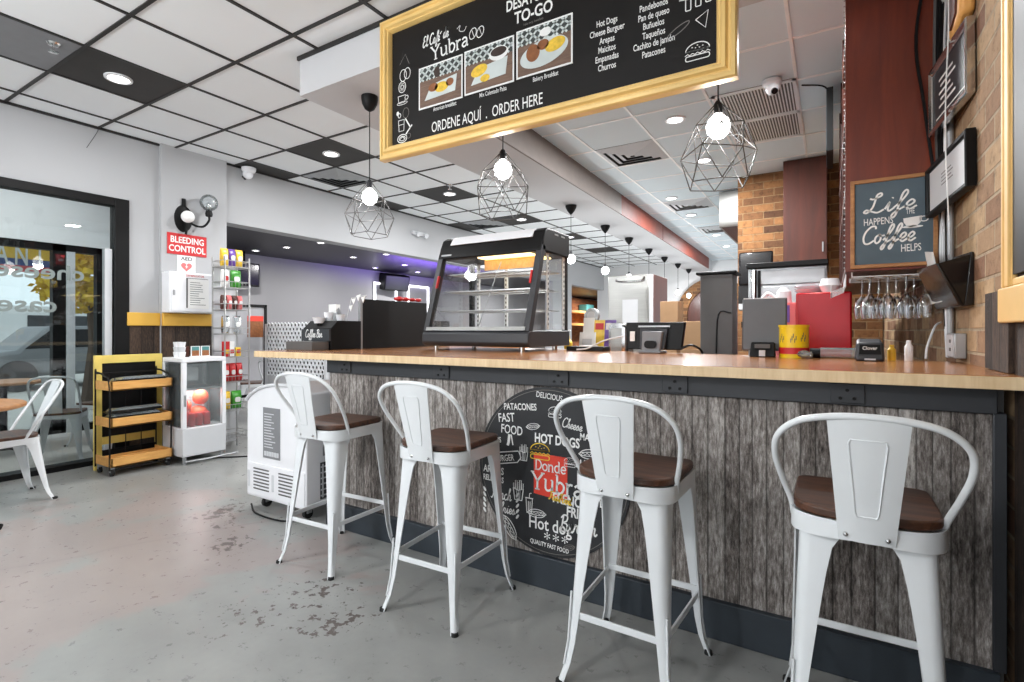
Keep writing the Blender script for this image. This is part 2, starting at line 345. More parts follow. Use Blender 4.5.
# ---------------------------------------------------------------- mesh builder
class MB:
    """collects shapes; build() links them as ONE mesh object"""
    def __init__(s): s.v = []; s.f = []
    def add(s, vs, fs, M=None):
        n = len(s.v)
        s.v += [tuple(M @ Vector(p)) for p in vs] if M is not None else [tuple(p) for p in vs]
        s.f += [tuple(i + n for i in f) for f in fs]; return s
    def box(s, a, b, M=None):
        x0, y0, z0 = a; x1, y1, z1 = b
        if x0 > x1: x0, x1 = x1, x0
        if y0 > y1: y0, y1 = y1, y0
        if z0 > z1: z0, z1 = z1, z0
        vs = [(x0,y0,z0),(x1,y0,z0),(x1,y1,z0),(x0,y1,z0),(x0,y0,z1),(x1,y0,z1),(x1,y1,z1),(x0,y1,z1)]
        return s.add(vs, [(0,3,2,1),(4,5,6,7),(0,1,5,4),(1,2,6,5),(2,3,7,6),(3,0,4,7)], M)
    def cbox(s, c, d, M=None):
        return s.box([c[i]-d[i]/2 for i in range(3)], [c[i]+d[i]/2 for i in range(3)], M)
    def hexa(s, p8, M=None):
        """eight corners: bottom ring then top ring"""
        return s.add(p8, [(0,3,2,1),(4,5,6,7),(0,1,5,4),(1,2,6,5),(2,3,7,6),(3,0,4,7)], M)
    def rbox(s, a, b, r, M=None, n=3, axis='z'):
        """box with the four edges along one axis rounded"""
        lo = [min(a[i], b[i]) for i in range(3)]; hi = [max(a[i], b[i]) for i in range(3)]
        ax = {'x': (1, 2, 0), 'y': (2, 0, 1), 'z': (0, 1, 2)}[axis]
        p = rrect(lo[ax[0]], lo[ax[1]], hi[ax[0]], hi[ax[1]], r, n)
        def mk(q, h):
            o = [0, 0, 0]; o[ax[0]], o[ax[1]], o[ax[2]] = q[0], q[1], h; return o
        c = len(p)
        vs = [mk(q, lo[ax[2]]) for q in p] + [mk(q, hi[ax[2]]) for q in p]
        fs = [tuple(reversed(range(c))), tuple(range(c, 2*c))] + [(i, (i+1) % c, c+(i+1) % c, c+i) for i in range(c)]
        return s.add(vs, fs, M)
    def prism(s, poly, a, b, axis='z', M=None):
        """2D polygon extruded along an axis; poly is (u,v): z:(x,y) y:(x,z) x:(y,z)"""
        def mk(q, h):
            return {'z': (q[0], q[1], h), 'y': (q[0], h, q[1]), 'x': (h, q[0], q[1])}[axis]
        c = len(poly); vs = [mk(q, a) for q in poly] + [mk(q, b) for q in poly]
        fs = [tuple(reversed(range(c))), tuple(range(c, 2*c))] + [(i, (i+1) % c, c+(i+1) % c, c+i) for i in range(c)]
        return s.add(vs, fs, M)
    def tube(s, pts, r, n=8, closed=False, M=None, caps=True, smooth=0):
        pts = [Vector(p) for p in pts]
        if smooth: pts = catmull(pts, smooth, closed)
        m = len(pts); rr = r if isinstance(r, (list, tuple)) else [r] * m
        if len(rr) != m: rr = [rr[0] + (rr[-1] - rr[0]) * i / (m - 1) for i in range(m)]
        vs = []; up = None
        for i in range(m):
            if closed: t = pts[(i+1) % m] - pts[i-1]
            else: t = pts[min(i+1, m-1)] - pts[max(i-1, 0)]
            if t.length < 1e-9: t = Vector((0, 0, 1))
            t.normalize()
            if up is None:
                up = Vector((0, 0, 1)) if abs(t.z) < 0.9 else Vector((1, 0, 0))
            up = up - t * up.dot(t)
            if up.length < 1e-6: up = t.orthogonal()
            up.normalize(); sd = t.cross(up)
            for k in range(n):
                a = 2 * PI * k / n
                vs.append(pts[i] + (up * math.cos(a) + sd * math.sin(a)) * rr[i])
        fs = []
        for i in range(m if closed else m - 1):
            j = (i + 1) % m
            for k in range(n):
                fs.append((i*n+k, i*n+(k+1) % n, j*n+(k+1) % n, j*n+k))
        if not closed and caps:
            fs.append(tuple(reversed(range(n)))); fs.append(tuple(range((m-1)*n, m*n)))
        return s.add(vs, fs, M)
    def cyl(s, a, b, r, n=20, r2=None, M=None):
        return s.tube([a, b], [r, r if r2 is None else r2], n, M=M)
    def lathe(s, prof, c=(0, 0, 0), n=24, M=None):
        """(r,z) profile about a vertical axis at c"""
        vs = []; fs = []; m = len(prof)
        for r, z in prof:
            for k in range(n):
                a = 2*PI*k/n; vs.append((c[0]+r*math.cos(a), c[1]+r*math.sin(a), c[2]+z))
        for i in range(m-1):
            for k in range(n):
                fs.append((i*n+k, i*n+(k+1) % n, (i+1)*n+(k+1) % n, (i+1)*n+k))
        if prof[0][0] > 1e-5: fs.append(tuple(reversed(range(n))))
        if prof[-1][0] > 1e-5: fs.append(tuple(range((m-1)*n, m*n)))
        return s.add(vs, fs, M)
    def ball(s, c, r, n=16, sz=1.0, M=None):
        prof = [(max(1e-6, r*math.sin(PI*i/10)), -r*sz*math.cos(PI*i/10)) for i in range(11)]
        return s.lathe(prof, c, n, M)
    def loft(s, rings, M=None, caps=True, closed=True):
        n = len(rings[0]); vs = [p for r in rings for p in r]; fs = []
        for i in range(len(rings)-1):
            for k in range(n if closed else n-1):
                fs.append((i*n+k, i*n+(k+1) % n, (i+1)*n+(k+1) % n, (i+1)*n+k))
        if caps and closed:
            fs.append(tuple(reversed(range(n)))); fs.append(tuple(range((len(rings)-1)*n, len(rings)*n)))
        return s.add(vs, fs, M)
    # flat art in a local x,y plane, a hair thick
    def flat(s, poly, z=0.0, t=0.0012):
        return s.prism(poly, z, z+t)
    def ribbon(s, pts, wd, z=0.0, t=0.0012, smooth=0, closed=False):
        p = [Vector((q[0], q[1])) for q in pts]
        if smooth: p = [Vector((q[0], q[1])) for q in catmull([Vector((a.x, a.y, 0)) for a in p], smooth, closed)]
        m = len(p); L = []; Rr = []
        for i in range(m):
            if closed: d = p[(i+1) % m] - p[i-1]
            else: d = p[min(i+1, m-1)] - p[max(i-1, 0)]
            if d.length < 1e-9: d = Vector((1, 0))
            d.normalize(); nn = Vector((-d.y, d.x)) * wd / 2
            L.append(p[i]+nn); Rr.append(p[i]-nn)
        vs = []
        for i in range(m): vs += [(L[i].x, L[i].y, z+t), (Rr[i].x, Rr[i].y, z+t)]
        fs = [(2*i, 2*i+1, 2*((i+1) % m)+1, 2*((i+1) % m)) for i in range(m if closed else m-1)]
        return s.add(vs, fs)
    def text(s, txt, x, y, h, sx=1.0, shear=0.0, rot=0.0, align='L', bold=0.0, z=0.0, t=0.0012, mirror=False):
        vs, fs, wid = text_mesh(txt, bold)
        k = h / 0.7
        off = {'L': 0, 'C': -wid/2, 'R': -wid}[align]
        c, sn = math.cos(rot), math.sin(rot); o = []
        for (a, b) in vs:
            px = ((a+off)*sx + b*shear) * k; py = b*k
            if mirror: px = -px
            o.append((x + px*c - py*sn, y + px*sn + py*c, z+t))
        return s.add(o, [tuple(reversed(f)) if mirror else f for f in fs])
    def build(s, name, m, parent=None, bev=0.0, seg=2, smooth=35, loc=None):
        me = bpy.data.meshes.new(name); me.from_pydata(s.v, [], s.f); me.validate(); me.update()
        if smooth:
            me.polygons.foreach_set('use_smooth', [True]*len(me.polygons)); me.set_sharp_from_angle(angle=R(smooth))
        me.materials.append(K[m] if isinstance(m, str) else m)
        o = bpy.data.objects.new(name, me); COL.objects.link(o)
        if parent is not None: o.parent = parent
        if loc is not None: o.location = loc
        if bev:
            b = o.modifiers.new('edge', 'BEVEL'); b.width = bev; b.segments = seg; b.limit_method = 'ANGLE'; b.angle_limit = R(40)
        return o

def catmull(p, k, closed=False):
    out = []; m = len(p)
    for i in range(m if closed else m-1):
        a = p[i-1] if (closed or i > 0) else p[0]*2 - p[1]
        b = p[i]; c = p[(i+1) % m]
        d = p[(i+2) % m] if (closed or i+2 < m) else c*2 - b
        for j in range(k):
            t = j/k
            out.append(0.5*((2*b) + (c-a)*t + (2*a-5*b+4*c-d)*t*t + (3*b-a-3*c+d)*t*t*t))
    if not closed: out.append(p[-1].copy())
    return out

def rrect(x0, y0, x1, y1, r, n=3):
    r = min(r, (x1-x0)/2-1e-5, (y1-y0)/2-1e-5); out = []
    for cx, cy, a0 in ((x1-r, y1-r, 0), (x0+r, y1-r, 90), (x0+r, y0+r, 180), (x1-r, y0+r, 270)):
        for i in range(n+1):
            a = R(a0 + 90*i/n); out.append((cx+r*math.cos(a), cy+r*math.sin(a)))
    return out

def ell(cx, cy, rx, ry, n=24, rot=0.0, a0=0.0, a1=360.0):
    full = abs(a1-a0) >= 359.9; out = []
    for i in range(n if full else n+1):
        a = R(a0 + (a1-a0)*i/n); x = rx*math.cos(a); y = ry*math.sin(a)
        out.append((cx+x*math.cos(rot)-y*math.sin(rot), cy+x*math.sin(rot)+y*math.cos(rot)))
    return out

_TX = {}
def text_mesh(txt, bold):
    key = (txt, bold)
    if key not in _TX:
        cu = bpy.data.curves.new('lettering', 'FONT'); cu.body = txt; cu.offset = bold; cu.resolution_u = 3; cu.size = 1.0
        o = bpy.data.objects.new('lettering', cu); COL.objects.link(o)
        dg = bpy.context.evaluated_depsgraph_get()
        me = o.evaluated_get(dg).to_mesh()
        vs = [(v.co.x, v.co.y) for v in me.vertices]; fs = [tuple(p.vertices) for p in me.polygons]
        o.evaluated_get(dg).to_mesh_clear()
        bpy.data.objects.remove(o); bpy.data.curves.remove(cu)
        x0 = min(v[0] for v in vs); x1 = max(v[0] for v in vs)
        _TX[key] = ([(a-x0, b) for a, b in vs], fs, x1-x0)
    return _TX[key]

def tag(o, label, cat, group=None):
    o['label'] = label; o['category'] = cat
    if group: o['group'] = group
    return o
def thing(name, label, cat, loc=(0, 0, 0), rot=(0, 0, 0), group=None):
    o = bpy.data.objects.new(name, None); COL.objects.link(o); o.empty_display_size = 0.1
    o.location = loc; o.rotation_euler = rot if isinstance(rot, (tuple, list)) else (0, 0, rot)
    return tag(o, label, cat, group)
def struct(o, top=True):
    if top: o['kind'] = 'structure'
    return o
KIDS = {}
def dup(src, loc, rot=None, label=None, group=None):
    """copy of a thing with copies of its parts and sub-parts"""
    def cp(o, parent):
        c = o.copy(); COL.objects.link(c)
        if parent is not None: c.parent = parent
        for ch in list(o.children): cp(ch, c)
        return c
    r = cp(src, None); r.location = loc
    if rot is not None: r.rotation_euler = rot if isinstance(rot, (tuple, list)) else (0, 0, rot)
    if label: r['label'] = label
    if group: r['group'] = group
    return r
FRONT = (R(90), 0, 0)            # local x right, y up, z towards -Y
EAST = (R(90), 0, R(90))         # on a wall facing +X: x -> +Y
WEST = (R(90), 0, R(-90))        # on a wall facing -X: x -> -Y

# cursive strokes, unit x-height 1, each (polylines, advance)
CUR = {
 'L': ([[(.05,1.55),(.3,1.45),(.72,1.75),(.66,2.02),(.45,1.85),(.42,1.3),(.36,.55),(.12,.06),(-.1,.12),(.02,.34),(.35,.16),(.75,-.02),(1.1,.25)]], 1.15),
 'i': ([[(0,.25),(.2,.95),(.18,.3),(.3,.02),(.55,.3)], [(.3,1.32),(.33,1.42)]], .52),
 'f': ([[(0,.3),(.35,.9),(.62,1.7),(.5,2.05),(.33,1.7),(.28,.8),(.25,-.4),(.1,-.75),(0,-.5),(.2,-.1),(.7,.35)]], .66),
 'e': ([[(0,.3),(.35,.45),(.5,.75),(.32,.98),(.1,.7),(.12,.25),(.35,.0),(.7,.3)]], .66),
 'C': ([[(.95,1.65),(.85,1.95),(.5,1.95),(.15,1.4),(.08,.7),(.3,.1),(.65,.02),(1.05,.35)]], 1.05),
 'o': ([[(.35,.98),(.1,.75),(.08,.3),(.3,.0),(.52,.3),(.5,.75),(.32,.98),(.45,.8),(.8,.85)]], .76),
 'a': ([[(.5,.85),(.28,1.0),(.06,.6),(.12,.08),(.35,.1),(.52,.85),(.48,.2),(.6,.02),(.8,.3)]], .78),
 'r': ([[(0,.25),(.18,.98),(.25,.85),(.45,.9),(.42,.3),(.55,.02),(.78,.3)]], .76),
 'l': ([[(0,.3),(.35,1.1),(.45,1.8),(.3,2.0),(.2,1.5),(.2,.3),(.35,.02),(.6,.3)]], .55),
 'd': ([[(.5,.85),(.28,1.0),(.06,.6),(.12,.08),(.35,.1),(.55,1.0),(.6,1.95),(.52,.3),(.62,.02),(.82,.3)]], .8),
 's': ([[(0,.3),(.3,1.0),(.36,.8),(.5,.35),(.35,.02),(.12,.1),(.6,.15),(.8,.35)]], .72),
 'E': ([[(.85,1.8),(.6,1.98),(.3,1.75),(.35,1.2),(.6,1.1),(.2,.9),(.12,.3),(.4,.0),(.9,.35)]], .95),
 'B': ([[(.35,1.9),(.25,.9),(.12,.0)], [(.05,1.6),(.4,1.98),(.85,1.85),(.8,1.3),(.35,1.05),(.85,.9),(.9,.3),(.5,.0),(.1,.12)]], 1.0),
 'n': ([[(0,.3),(.15,.98),(.18,.05)], [(.18,.6),(.42,1.0),(.55,.8),(.52,.2),(.65,.02),(.85,.3)]], .82),
 'c': ([[(.5,.8),(.35,1.0),(.1,.7),(.12,.2),(.35,.0),(.68,.3)]], .62),
 'h': ([[(0,.3),(.3,1.3),(.4,1.85),(.28,1.95),(.2,1.4),(.15,.02)], [(.17,.55),(.4,.95),(.52,.7),(.52,.15),(.62,.02),(.82,.3)]], .8),
 'F': ([[(.3,1.9),(.28,.6),(.1,.0),(-.1,.2)], [(-.05,1.7),(.4,1.95),(.95,1.9)], [(.15,1.05),(.7,1.1)]], .85),
 't': ([[(0,.3),(.25,1.1),(.28,1.6),(.2,.3),(.35,.02),(.6,.3)], [(.0,1.2),(.5,1.22)]], .55),
 'u': ([[(0,.3),(.12,.95),(.12,.2),(.3,.02),(.5,.4),(.52,.95),(.52,.2),(.65,.02),(.85,.3)]], .82),
 'g': ([[(.5,.85),(.28,1.0),(.06,.6),(.12,.08),(.35,.1),(.52,.9),(.5,-.5),(.3,-.8),(.1,-.6),(.75,.3)]], .75),
 ' ': ([], .5),
}
def cursive(mb, txt, x, y, xh, wd, rot=0.0, z=0.0, sx=1.0, slant=0.15):
    c, sn = math.cos(rot), math.sin(rot); cx = 0
    for ch in txt:
        st, adv = CUR[ch]
        for pl in st:
            q = [((cx + a*sx + b*slant)*xh, b*xh) for a, b in pl]
            mb.ribbon([(x + a*c - b*sn, y + a*sn + b*c) for a, b in q], wd, z, smooth=5 if len(q) > 2 else 0)
        cx += adv*sx
    return cx*xh
# slab-serif strokes for the shop name: polylines (x, y, weight) on a cap height of 1
SER = {
 'Y': ([[(0.05,1),(.42,.5)], [(.78,1),(.42,.5)], [(.42,.52),(.42,0)]], [(-.05,.18,1),(.64,.9,1),(.27,.57,0)], .86),
 'u': ([[(.12,.68),(.12,.18),(.26,.04),(.44,.1),(.56,.24)], [(.56,.68),(.56,0)]], [(0,.14,.68),(.44,.58,.68),(.54,.68,0)], .74),
 'b': ([[(.12,1.05),(.12,0)], [(.12,.5),(.32,.66),(.54,.52),(.56,.28),(.42,.05),(.26,.02),(.12,.12)]], [(0,.14,1.05)], .68),
 'r': ([[(.12,.68),(.12,0)], [(.12,.46),(.28,.64),(.44,.62)]], [(0,.14,.68),(0,.26,0)], .5),
 'a': ([[(.08,.56),(.24,.67),(.42,.6),(.46,.42),(.46,.1),(.56,.03)], [(.46,.38),(.2,.34),(.07,.18),(.18,.03),(.34,.06),(.46,.2)]], [], .62),
 'D': ([[(.14,1),(.14,0)], [(.14,.98),(.46,.94),(.68,.68),(.68,.34),(.46,.05),(.14,.02)]], [(0,.2,1),(0,.2,0)], .8),
 'o': ([[(.3,.66),(.1,.5),(.08,.2),(.3,.02),(.52,.18),(.52,.5),(.3,.66)]], [], .62),
 'n': ([[(.12,.68),(.12,0)], [(.12,.48),(.32,.65),(.5,.54),(.52,.3),(.52,0)]], [(0,.14,.68),(0,.24,0),(.42,.64,0)], .68),
 'd': ([[(.52,1.05),(.52,0)], [(.52,.5),(.34,.66),(.12,.54),(.08,.26),(.22,.04),(.38,.04),(.52,.16)]], [(.38,.54,1.05),(.5,.64,0)], .68),
 'e': ([[(.08,.36),(.52,.38),(.46,.6),(.28,.67),(.1,.5),(.08,.22),(.26,.02),(.52,.12)]], [], .6),
}
def serif(mb, txt, x, y, h, rot=0.0, z=0.0, wd=0.11, sx=1.0):
    c, sn = math.cos(rot), math.sin(rot); cx = 0.0
    P = lambda a, b: (x + a*sx*h*c - b*h*sn, y + a*sx*h*sn + b*h*c)
    for ch in txt:
        if ch not in SER: cx += .3; continue
        st, sf, adv = SER[ch]
        for pl in st:
            mb.ribbon([P(cx+a, b) for a, b in pl], wd*h, z, smooth=4 if len(pl) > 2 else 0)
        for a, b, yy in sf: mb.ribbon([P(cx+a, yy), P(cx+b, yy)], wd*h*.6, z)
        cx += adv
    return cx*sx*h

class Art:
    """flat lettering and drawings: every line of text and every drawing becomes a part of its own"""
    def __init__(s, parent, m): s.p, s.m = parent, m
    def put(s, mb, name): return mb.build(name, s.m, s.p, smooth=0)
    def text(s, *a, **k): return s.put(MB().text(*a, **k), 'lettering')
    def ribbon(s, *a, **k): return s.put(MB().ribbon(*a, **k), 'drawn_line')
    def flat(s, *a, **k): return s.put(MB().flat(*a, **k), 'drawn_shape')
    def icon(s, fn, *a, **k):
        mb = MB(); fn(mb, *a, **k); return s.put(mb, 'icon_drawing')
    def word(s, fn, *a, **k):
        mb = MB(); fn(mb, *a, **k); return s.put(mb, 'lettering')

# ---------------------------------------------------------------- the setting
CZ = 3.02
XL, XR = -5.6, 0.48
struct(MB().box((XL-.1, -4.2, -0.1), (0.62, 14.4, 0)).prism([(XL-.1, 3.0), (XL-.1, 30), (-9.75, 30), (-9.75, 4.65), (-7.8, 3.0)], -.1, 0).build('floor', 'floor'))
struct(MB().box((-40, -20, -0.22), (-5.5, 40, -0.06)).build('ground', 'pave'))
# ceilings: dining side with a black grid, kitchen side with a white grid
ce = struct(MB().box((XL, -4.2, CZ), (-2.9, 14.2, CZ+0.1)).box((-2.9, -4.2, CZ), (XR, 2.3, CZ+0.1)).build('ceiling', 'tile'))
gx = [-5.305 + 0.62*i for i in range(10)]
gy = [1.39 + 0.62*i for i in range(-9, 21)]
g = MB(); T = 0.022
for x in gx:
    y1 = 14.2 if x < -2.95 else 2.25
    g.box((x-T/2, -4.2, CZ-0.008), (x+T/2, y1, CZ+0.002))
for y in gy:
    g.box((XL, y-T/2, CZ-0.0081), (XR if y < 2.2 else -3.0, y+T/2, CZ+0.002))
g.box((XL, -4.2, CZ-0.02), (XL+0.02, 2.5, CZ)).box((XL, 2.56, CZ-0.02), (XL+0.02, 14, CZ))
g.build('ceiling_grid', 'grid', ce)
bt = MB()
for k in range(6):
    y = 1.39 + 1.86*k
    bt.box((-4.685+T/2, y+T/2, CZ-0.004), (-4.065-T/2, y+0.62-T/2, CZ+0.003))
    if k: bt.box((XL+0.02, y+T/2, CZ-0.004), (-5.305-T/2, y+0.62-T/2, CZ+0.003))
bt.build('black_tile', 'black_tile', ce)
MB().box((-4.685+T/2, .77+T/2, CZ-.004), (-4.065-T/2, 1.39-T/2, CZ+.003)).build('grey_tile', 'grey', ce)
ck = struct(MB().box((-2.8, 2.7, CZ), (XR, 14.2, CZ+0.1)).build('ceiling_kitchen', 'tile_k'))
g = MB(); T2 = 0.02
for x in (-2.04, -1.43, -0.82, -0.21, 0.40): g.box((x-T2/2, 2.75, CZ-0.006), (x+T2/2, 14.2, CZ+0.002))
for k in range(19): g.box((-2.4, 3.05+0.62*k-T2/2, CZ-0.0061), (XR, 3.05+0.62*k+T2/2, CZ+0.002))
g.build('ceiling_grid', 'grid_w', ck)
# soffit: a strip over the bar and a long beam running back over the pendants
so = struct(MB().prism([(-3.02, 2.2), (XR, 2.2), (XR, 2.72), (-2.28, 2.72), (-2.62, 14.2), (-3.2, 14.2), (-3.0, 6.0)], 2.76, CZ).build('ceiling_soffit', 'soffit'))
MB().box((-3.03, 2.185, CZ-0.025), (XR, 2.2, CZ)).build('ceiling_trim', 'grid', so)
def beam_side(y0, y1, m, nm):
    f = lambda y: -2.28 - 0.34*(y-2.72)/11.48
    b = MB().hexa([(f(y0)-.001, y0, 2.755), (f(y0)+.02, y0, 2.755), (f(y1)+.02, y1, 2.755), (f(y1)-.001, y1, 2.755),
                   (f(y0)-.001, y0, 3.018), (f(y0)+.02, y0, 3.018), (f(y1)+.02, y1, 3.018), (f(y1)-.001, y1, 3.018)])
    b.build(nm, m, so)
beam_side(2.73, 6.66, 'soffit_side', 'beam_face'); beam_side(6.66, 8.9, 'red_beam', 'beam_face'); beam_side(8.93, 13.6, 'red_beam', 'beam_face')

# left wall: shop-front glazing, pier, openings to the dark room
wl = MB()
wl.box((XL-0.2, -4.2, 2.41), (XL, 2.5, CZ+.1)).box((XL-0.2, 2.24, 0), (XL, 2.5, 2.41))
wl.box((XL-0.2, 2.5, 0), (XL+0.05, 3.14, CZ+.1))
wl.box((XL-0.2, 3.14, 2.375), (XL, 14.2, CZ+.1)).box((XL-0.2, 10.95, 0), (XL, 12.0, 2.375))
wl = struct(wl.build('wall_left', 'wall'))
wb = MB().box((XL, 2.24, 0), (XL+0.02, 2.5, 1.24)).box((XL+0.05, 2.5, 0), (XL+0.07, 3.12, 1.24))
struct(wb.build('trim_1', 'brown_wood'))
struct(MB().box((XL, 2.22, 1.24), (XL+0.04, 2.5, 1.365)).box((XL+0.05, 2.5, 1.24), (XL+0.09, 3.14, 1.365)).build('trim_2', 'yellow', bev=.006))
# shop-front window
wi = struct(MB().box((XL-0.08, 2.125, 0.03), (XL+0.03, 2.24, 2.41)).box((XL-0.08, -4.0, 2.335), (XL+0.03, 2.125, 2.41)).box((XL-0.10, -4.0, 0), (XL+0.05, 2.24, 0.045)).build('window_1', 'black', bev=.004))
MB().box((XL-0.025, -4.0, 0.045), (XL-0.015, 2.125, 2.335)).build('window_pane', 'glass_s', wi)
MB().box((XL-0.06, 2.06, 0.05), (XL-0.005, 2.115, 1.94)).build('window_frame', 'offwhite', wi)
# etched lettering read from the outside
lt = MB()
lt.text('cheese', -1.81, 1.63, 0.125, 1.2, mirror=True, bold=0.02); lt.text('cases', -2.0, 1.35, 0.13, 1.2, mirror=True, bold=0.02)
o = lt.build('window_decal', 'etched', wi); o.location = (XL-0.012, 0, 0); o.rotation_euler = EAST
for v in o.data.vertices: v.co.x += 3.72 - 0.0

# right wall: wainscot and framed panel near, brick beyond
struct(MB().box((XR, 2.15, 0), (XR+0.15, 7.6, CZ+.1)).build('wall_right', 'brick'))
wr = struct(MB().box((XR, -1.2, 0), (XR+0.15, 2.15, CZ+.1)).build('wall_right_front', 'brown_wood'))
struct(MB().box((XR-0.022, -1.2, 1.215), (XR, 2.235, 1.325)).box((XR-0.012, -1.2, 1.325), (XR, 2.2, 1.35)).build('trim_3', 'cream', bev=.006))
tb = MB()
for a, b_, c in ((2.115, 2.225, .014), (2.12, 2.16, .022), (2.19, 2.21, .019)): tb.box((XR-c, a, 1.325), (XR, b_, CZ))
struct(tb.build('trim_4', 'cream', bev=.004))
struct(MB().box((XR-0.012, -1.0, 1.36), (XR-0.001, 2.115, CZ)).build('trim_5', 'board'))
struct(MB().box((XR-0.014, 2.15, 1.06), (XR, 2.43, 1.32)).build('trim_6', 'brown_wood'))

# far wall with a brick arch, kitchen brick pier and back of the kitchen
struct(MB().box((XL-.2, 14.2, 0), (0.7, 14.4, CZ+.1)).build('wall_back', 'wall_white'))
ar = MB(); out = [(-2.54+.95*math.cos(R(a)), 1.62+.95*math.sin(R(a))) for a in range(0, 181, 10)]; inn = [(-2.54+.68*math.cos(R(a)), 1.62+.68*math.sin(R(a))) for a in range(0, 181, 10)]
out = [(-1.59, 0)] + out + [(-3.49, 0)]; inn = [(-1.86, 0)] + inn + [(-3.22, 0)]
for i in range(len(out)-1): ar.prism([out[i], out[i+1], inn[i+1], inn[i]], 14.05, 14.2, 'y')
struct(ar.build('trim_7', 'brick_b'))
struct(MB().prism(inn, 14.14, 14.19, 'y').build('door_1', 'mahogany_dark'))
struct(MB().box((-0.935, 6.65, 0), (0.47, 6.9, CZ)).build('wall_kitchen', 'brick_b'))
# dark room through the opening
struct(MB().box((-9.75, 4.6, 0), (-9.6, 30, 2.75)).build('wall_dark_room', 'wall_grey'))
struct(MB().prism([(XL-.2, 3.02), (XL-.2, 30), (-9.7, 30), (-9.7, 4.6), (-7.8, 3.02)], 2.68, 2.75).build('ceiling_dark_room', 'dark_ceiling'))
struct(MB().box((-9.75, 30, 0), (XL-.2, 30.2, 2.75)).box((-7.8, 2.9, 0), (XL-.2, 3.02, 3.1)).prism([(-7.8, 2.9), (-7.8, 3.02), (-9.62, 4.7), (-9.75, 4.6)], 0, 3.1).build('wall_dark_room_end', 'wall_grey'))
bw = MB().box((-9.6, 18.5, 0), (-9.4, 27.5, 2.62))
struct(bw.build('wall_brick_niche', 'brick_c'))
struct(MB().box((XL, 14.4, 0), (XL-.2, 30, 2.7)).build('wall_side', 'wall_grey'))
area_light('porch_fill', (-6.6, .6, 2.96), (0, 0, 0), 1.2, 4.0, 42, (.95, .98, 1.0))  # added fill light that brightens the porch; no fixture here
# street side: outer glazing line with white fascia
of = struct(MB().box((-7.75, -4, 2.2), (-7.6, 3.0, 3.1)).box((-7.75, -4, 3.0), (XL-.2, 2.9, 3.1)).build('wall_outer', 'wall_white'))
w2 = MB()
for y in (-1.6, 0.1, 1.35, 2.36): w2.box((-7.72, y-.06, 0), (-7.62, y+.06, 2.2))
w2.box((-7.72, 2.72, 0), (-7.62, 2.92, 2.2)).box((-7.72, -4, 2.12), (-7.62, 2.9, 2.2)).box((-7.72, -4, 0), (-7.62, 2.9, .08))
w2 = struct(w2.build('window_2', 'black'))
MB().box((-7.68, -4, .08), (-7.67, 2.72, 2.12)).build('window_pane', 'glass_s', w2)
MB().box((-7.70, 2.42, 0), (-7.60, 2.50, 2.12)).build('window_frame', 'offwhite', w2)

# ---------------------------------------------------------------- bar counter
BY = 2.118
ct = thing('countertop', 'long butcher block countertop with varnished top running across the bar', 'countertop', (0, 0, 0))
poly = [(-3.26, 2.035), (XR-.002, 2.035), (XR-.002, 2.9), (-0.35, 3.08), (-1.4, 3.28), (-1.5, 3.44), (-2.45, 3.44), (-2.45, 4.3), (-3.26, 4.3)]
MB().prism([(x, y+.004) for x, y in poly], 1.020, 1.054).build('slab', 'top', ct)
MB().prism(poly, 1.0535, 1.058).build('wood_surface', 'top', ct)
e = MB().box((-3.262, 2.030, 1.018), (-0.73, 2.040, 1.0565)).box((-0.729, 2.030, 1.018), (XR-.003, 2.040, 1.0565)).box((-3.266, 2.030, 1.018), (-3.256, 4.3, 1.0565))
e.build('edge_band', 'butcher', ct, bev=.0015)
cb = thing('bar_counter', 'bar counter front of weathered grey boards with slate metal bands', 'counter', (0, 0, 0))
MB().box((-2.63, BY+.012, .14), (0.43, BY+.05, .95)).build('plank_panel', 'plank', cb)
MB().box((-2.64, BY-.012, .0), (0.44, BY+.06, .148)).build('plinth', 'plinth', cb, bev=.004)
fs = MB().box((-2.64, BY-.004, .935), (0.435, BY+.06, 1.018)); fs.build('fascia', 'charcoal', cb, bev=.003)
MB().box((0.425, BY+.002, .148), (0.458, BY+.07, .938)).build('end_post', 'charcoal', cb, bev=.003)
MB().box((-2.64, BY+.05, 0), (0.46, 2.75, 1.015)).box((-3.2, 3.5, 0), (-2.5, 4.25, 1.015)).build('carcass', 'dgrey', cb)
for x in (-2.47, -1.73, -1.05, -0.53, 0.05):
    b = MB().box((x-.05, BY-.012, .943), (x+.05, BY-.004, 1.010)); br = b.build('bracket_plate', 'charcoal', cb, bev=.002)
    s = MB()
    for dx, dz in ((-.02, .96), (.02, .96), (0, .988)): s.cyl((x+dx, BY-.012, dz), (x+dx, BY-.017, dz), .006, 8)
    s.build('bolt', 'black', br)

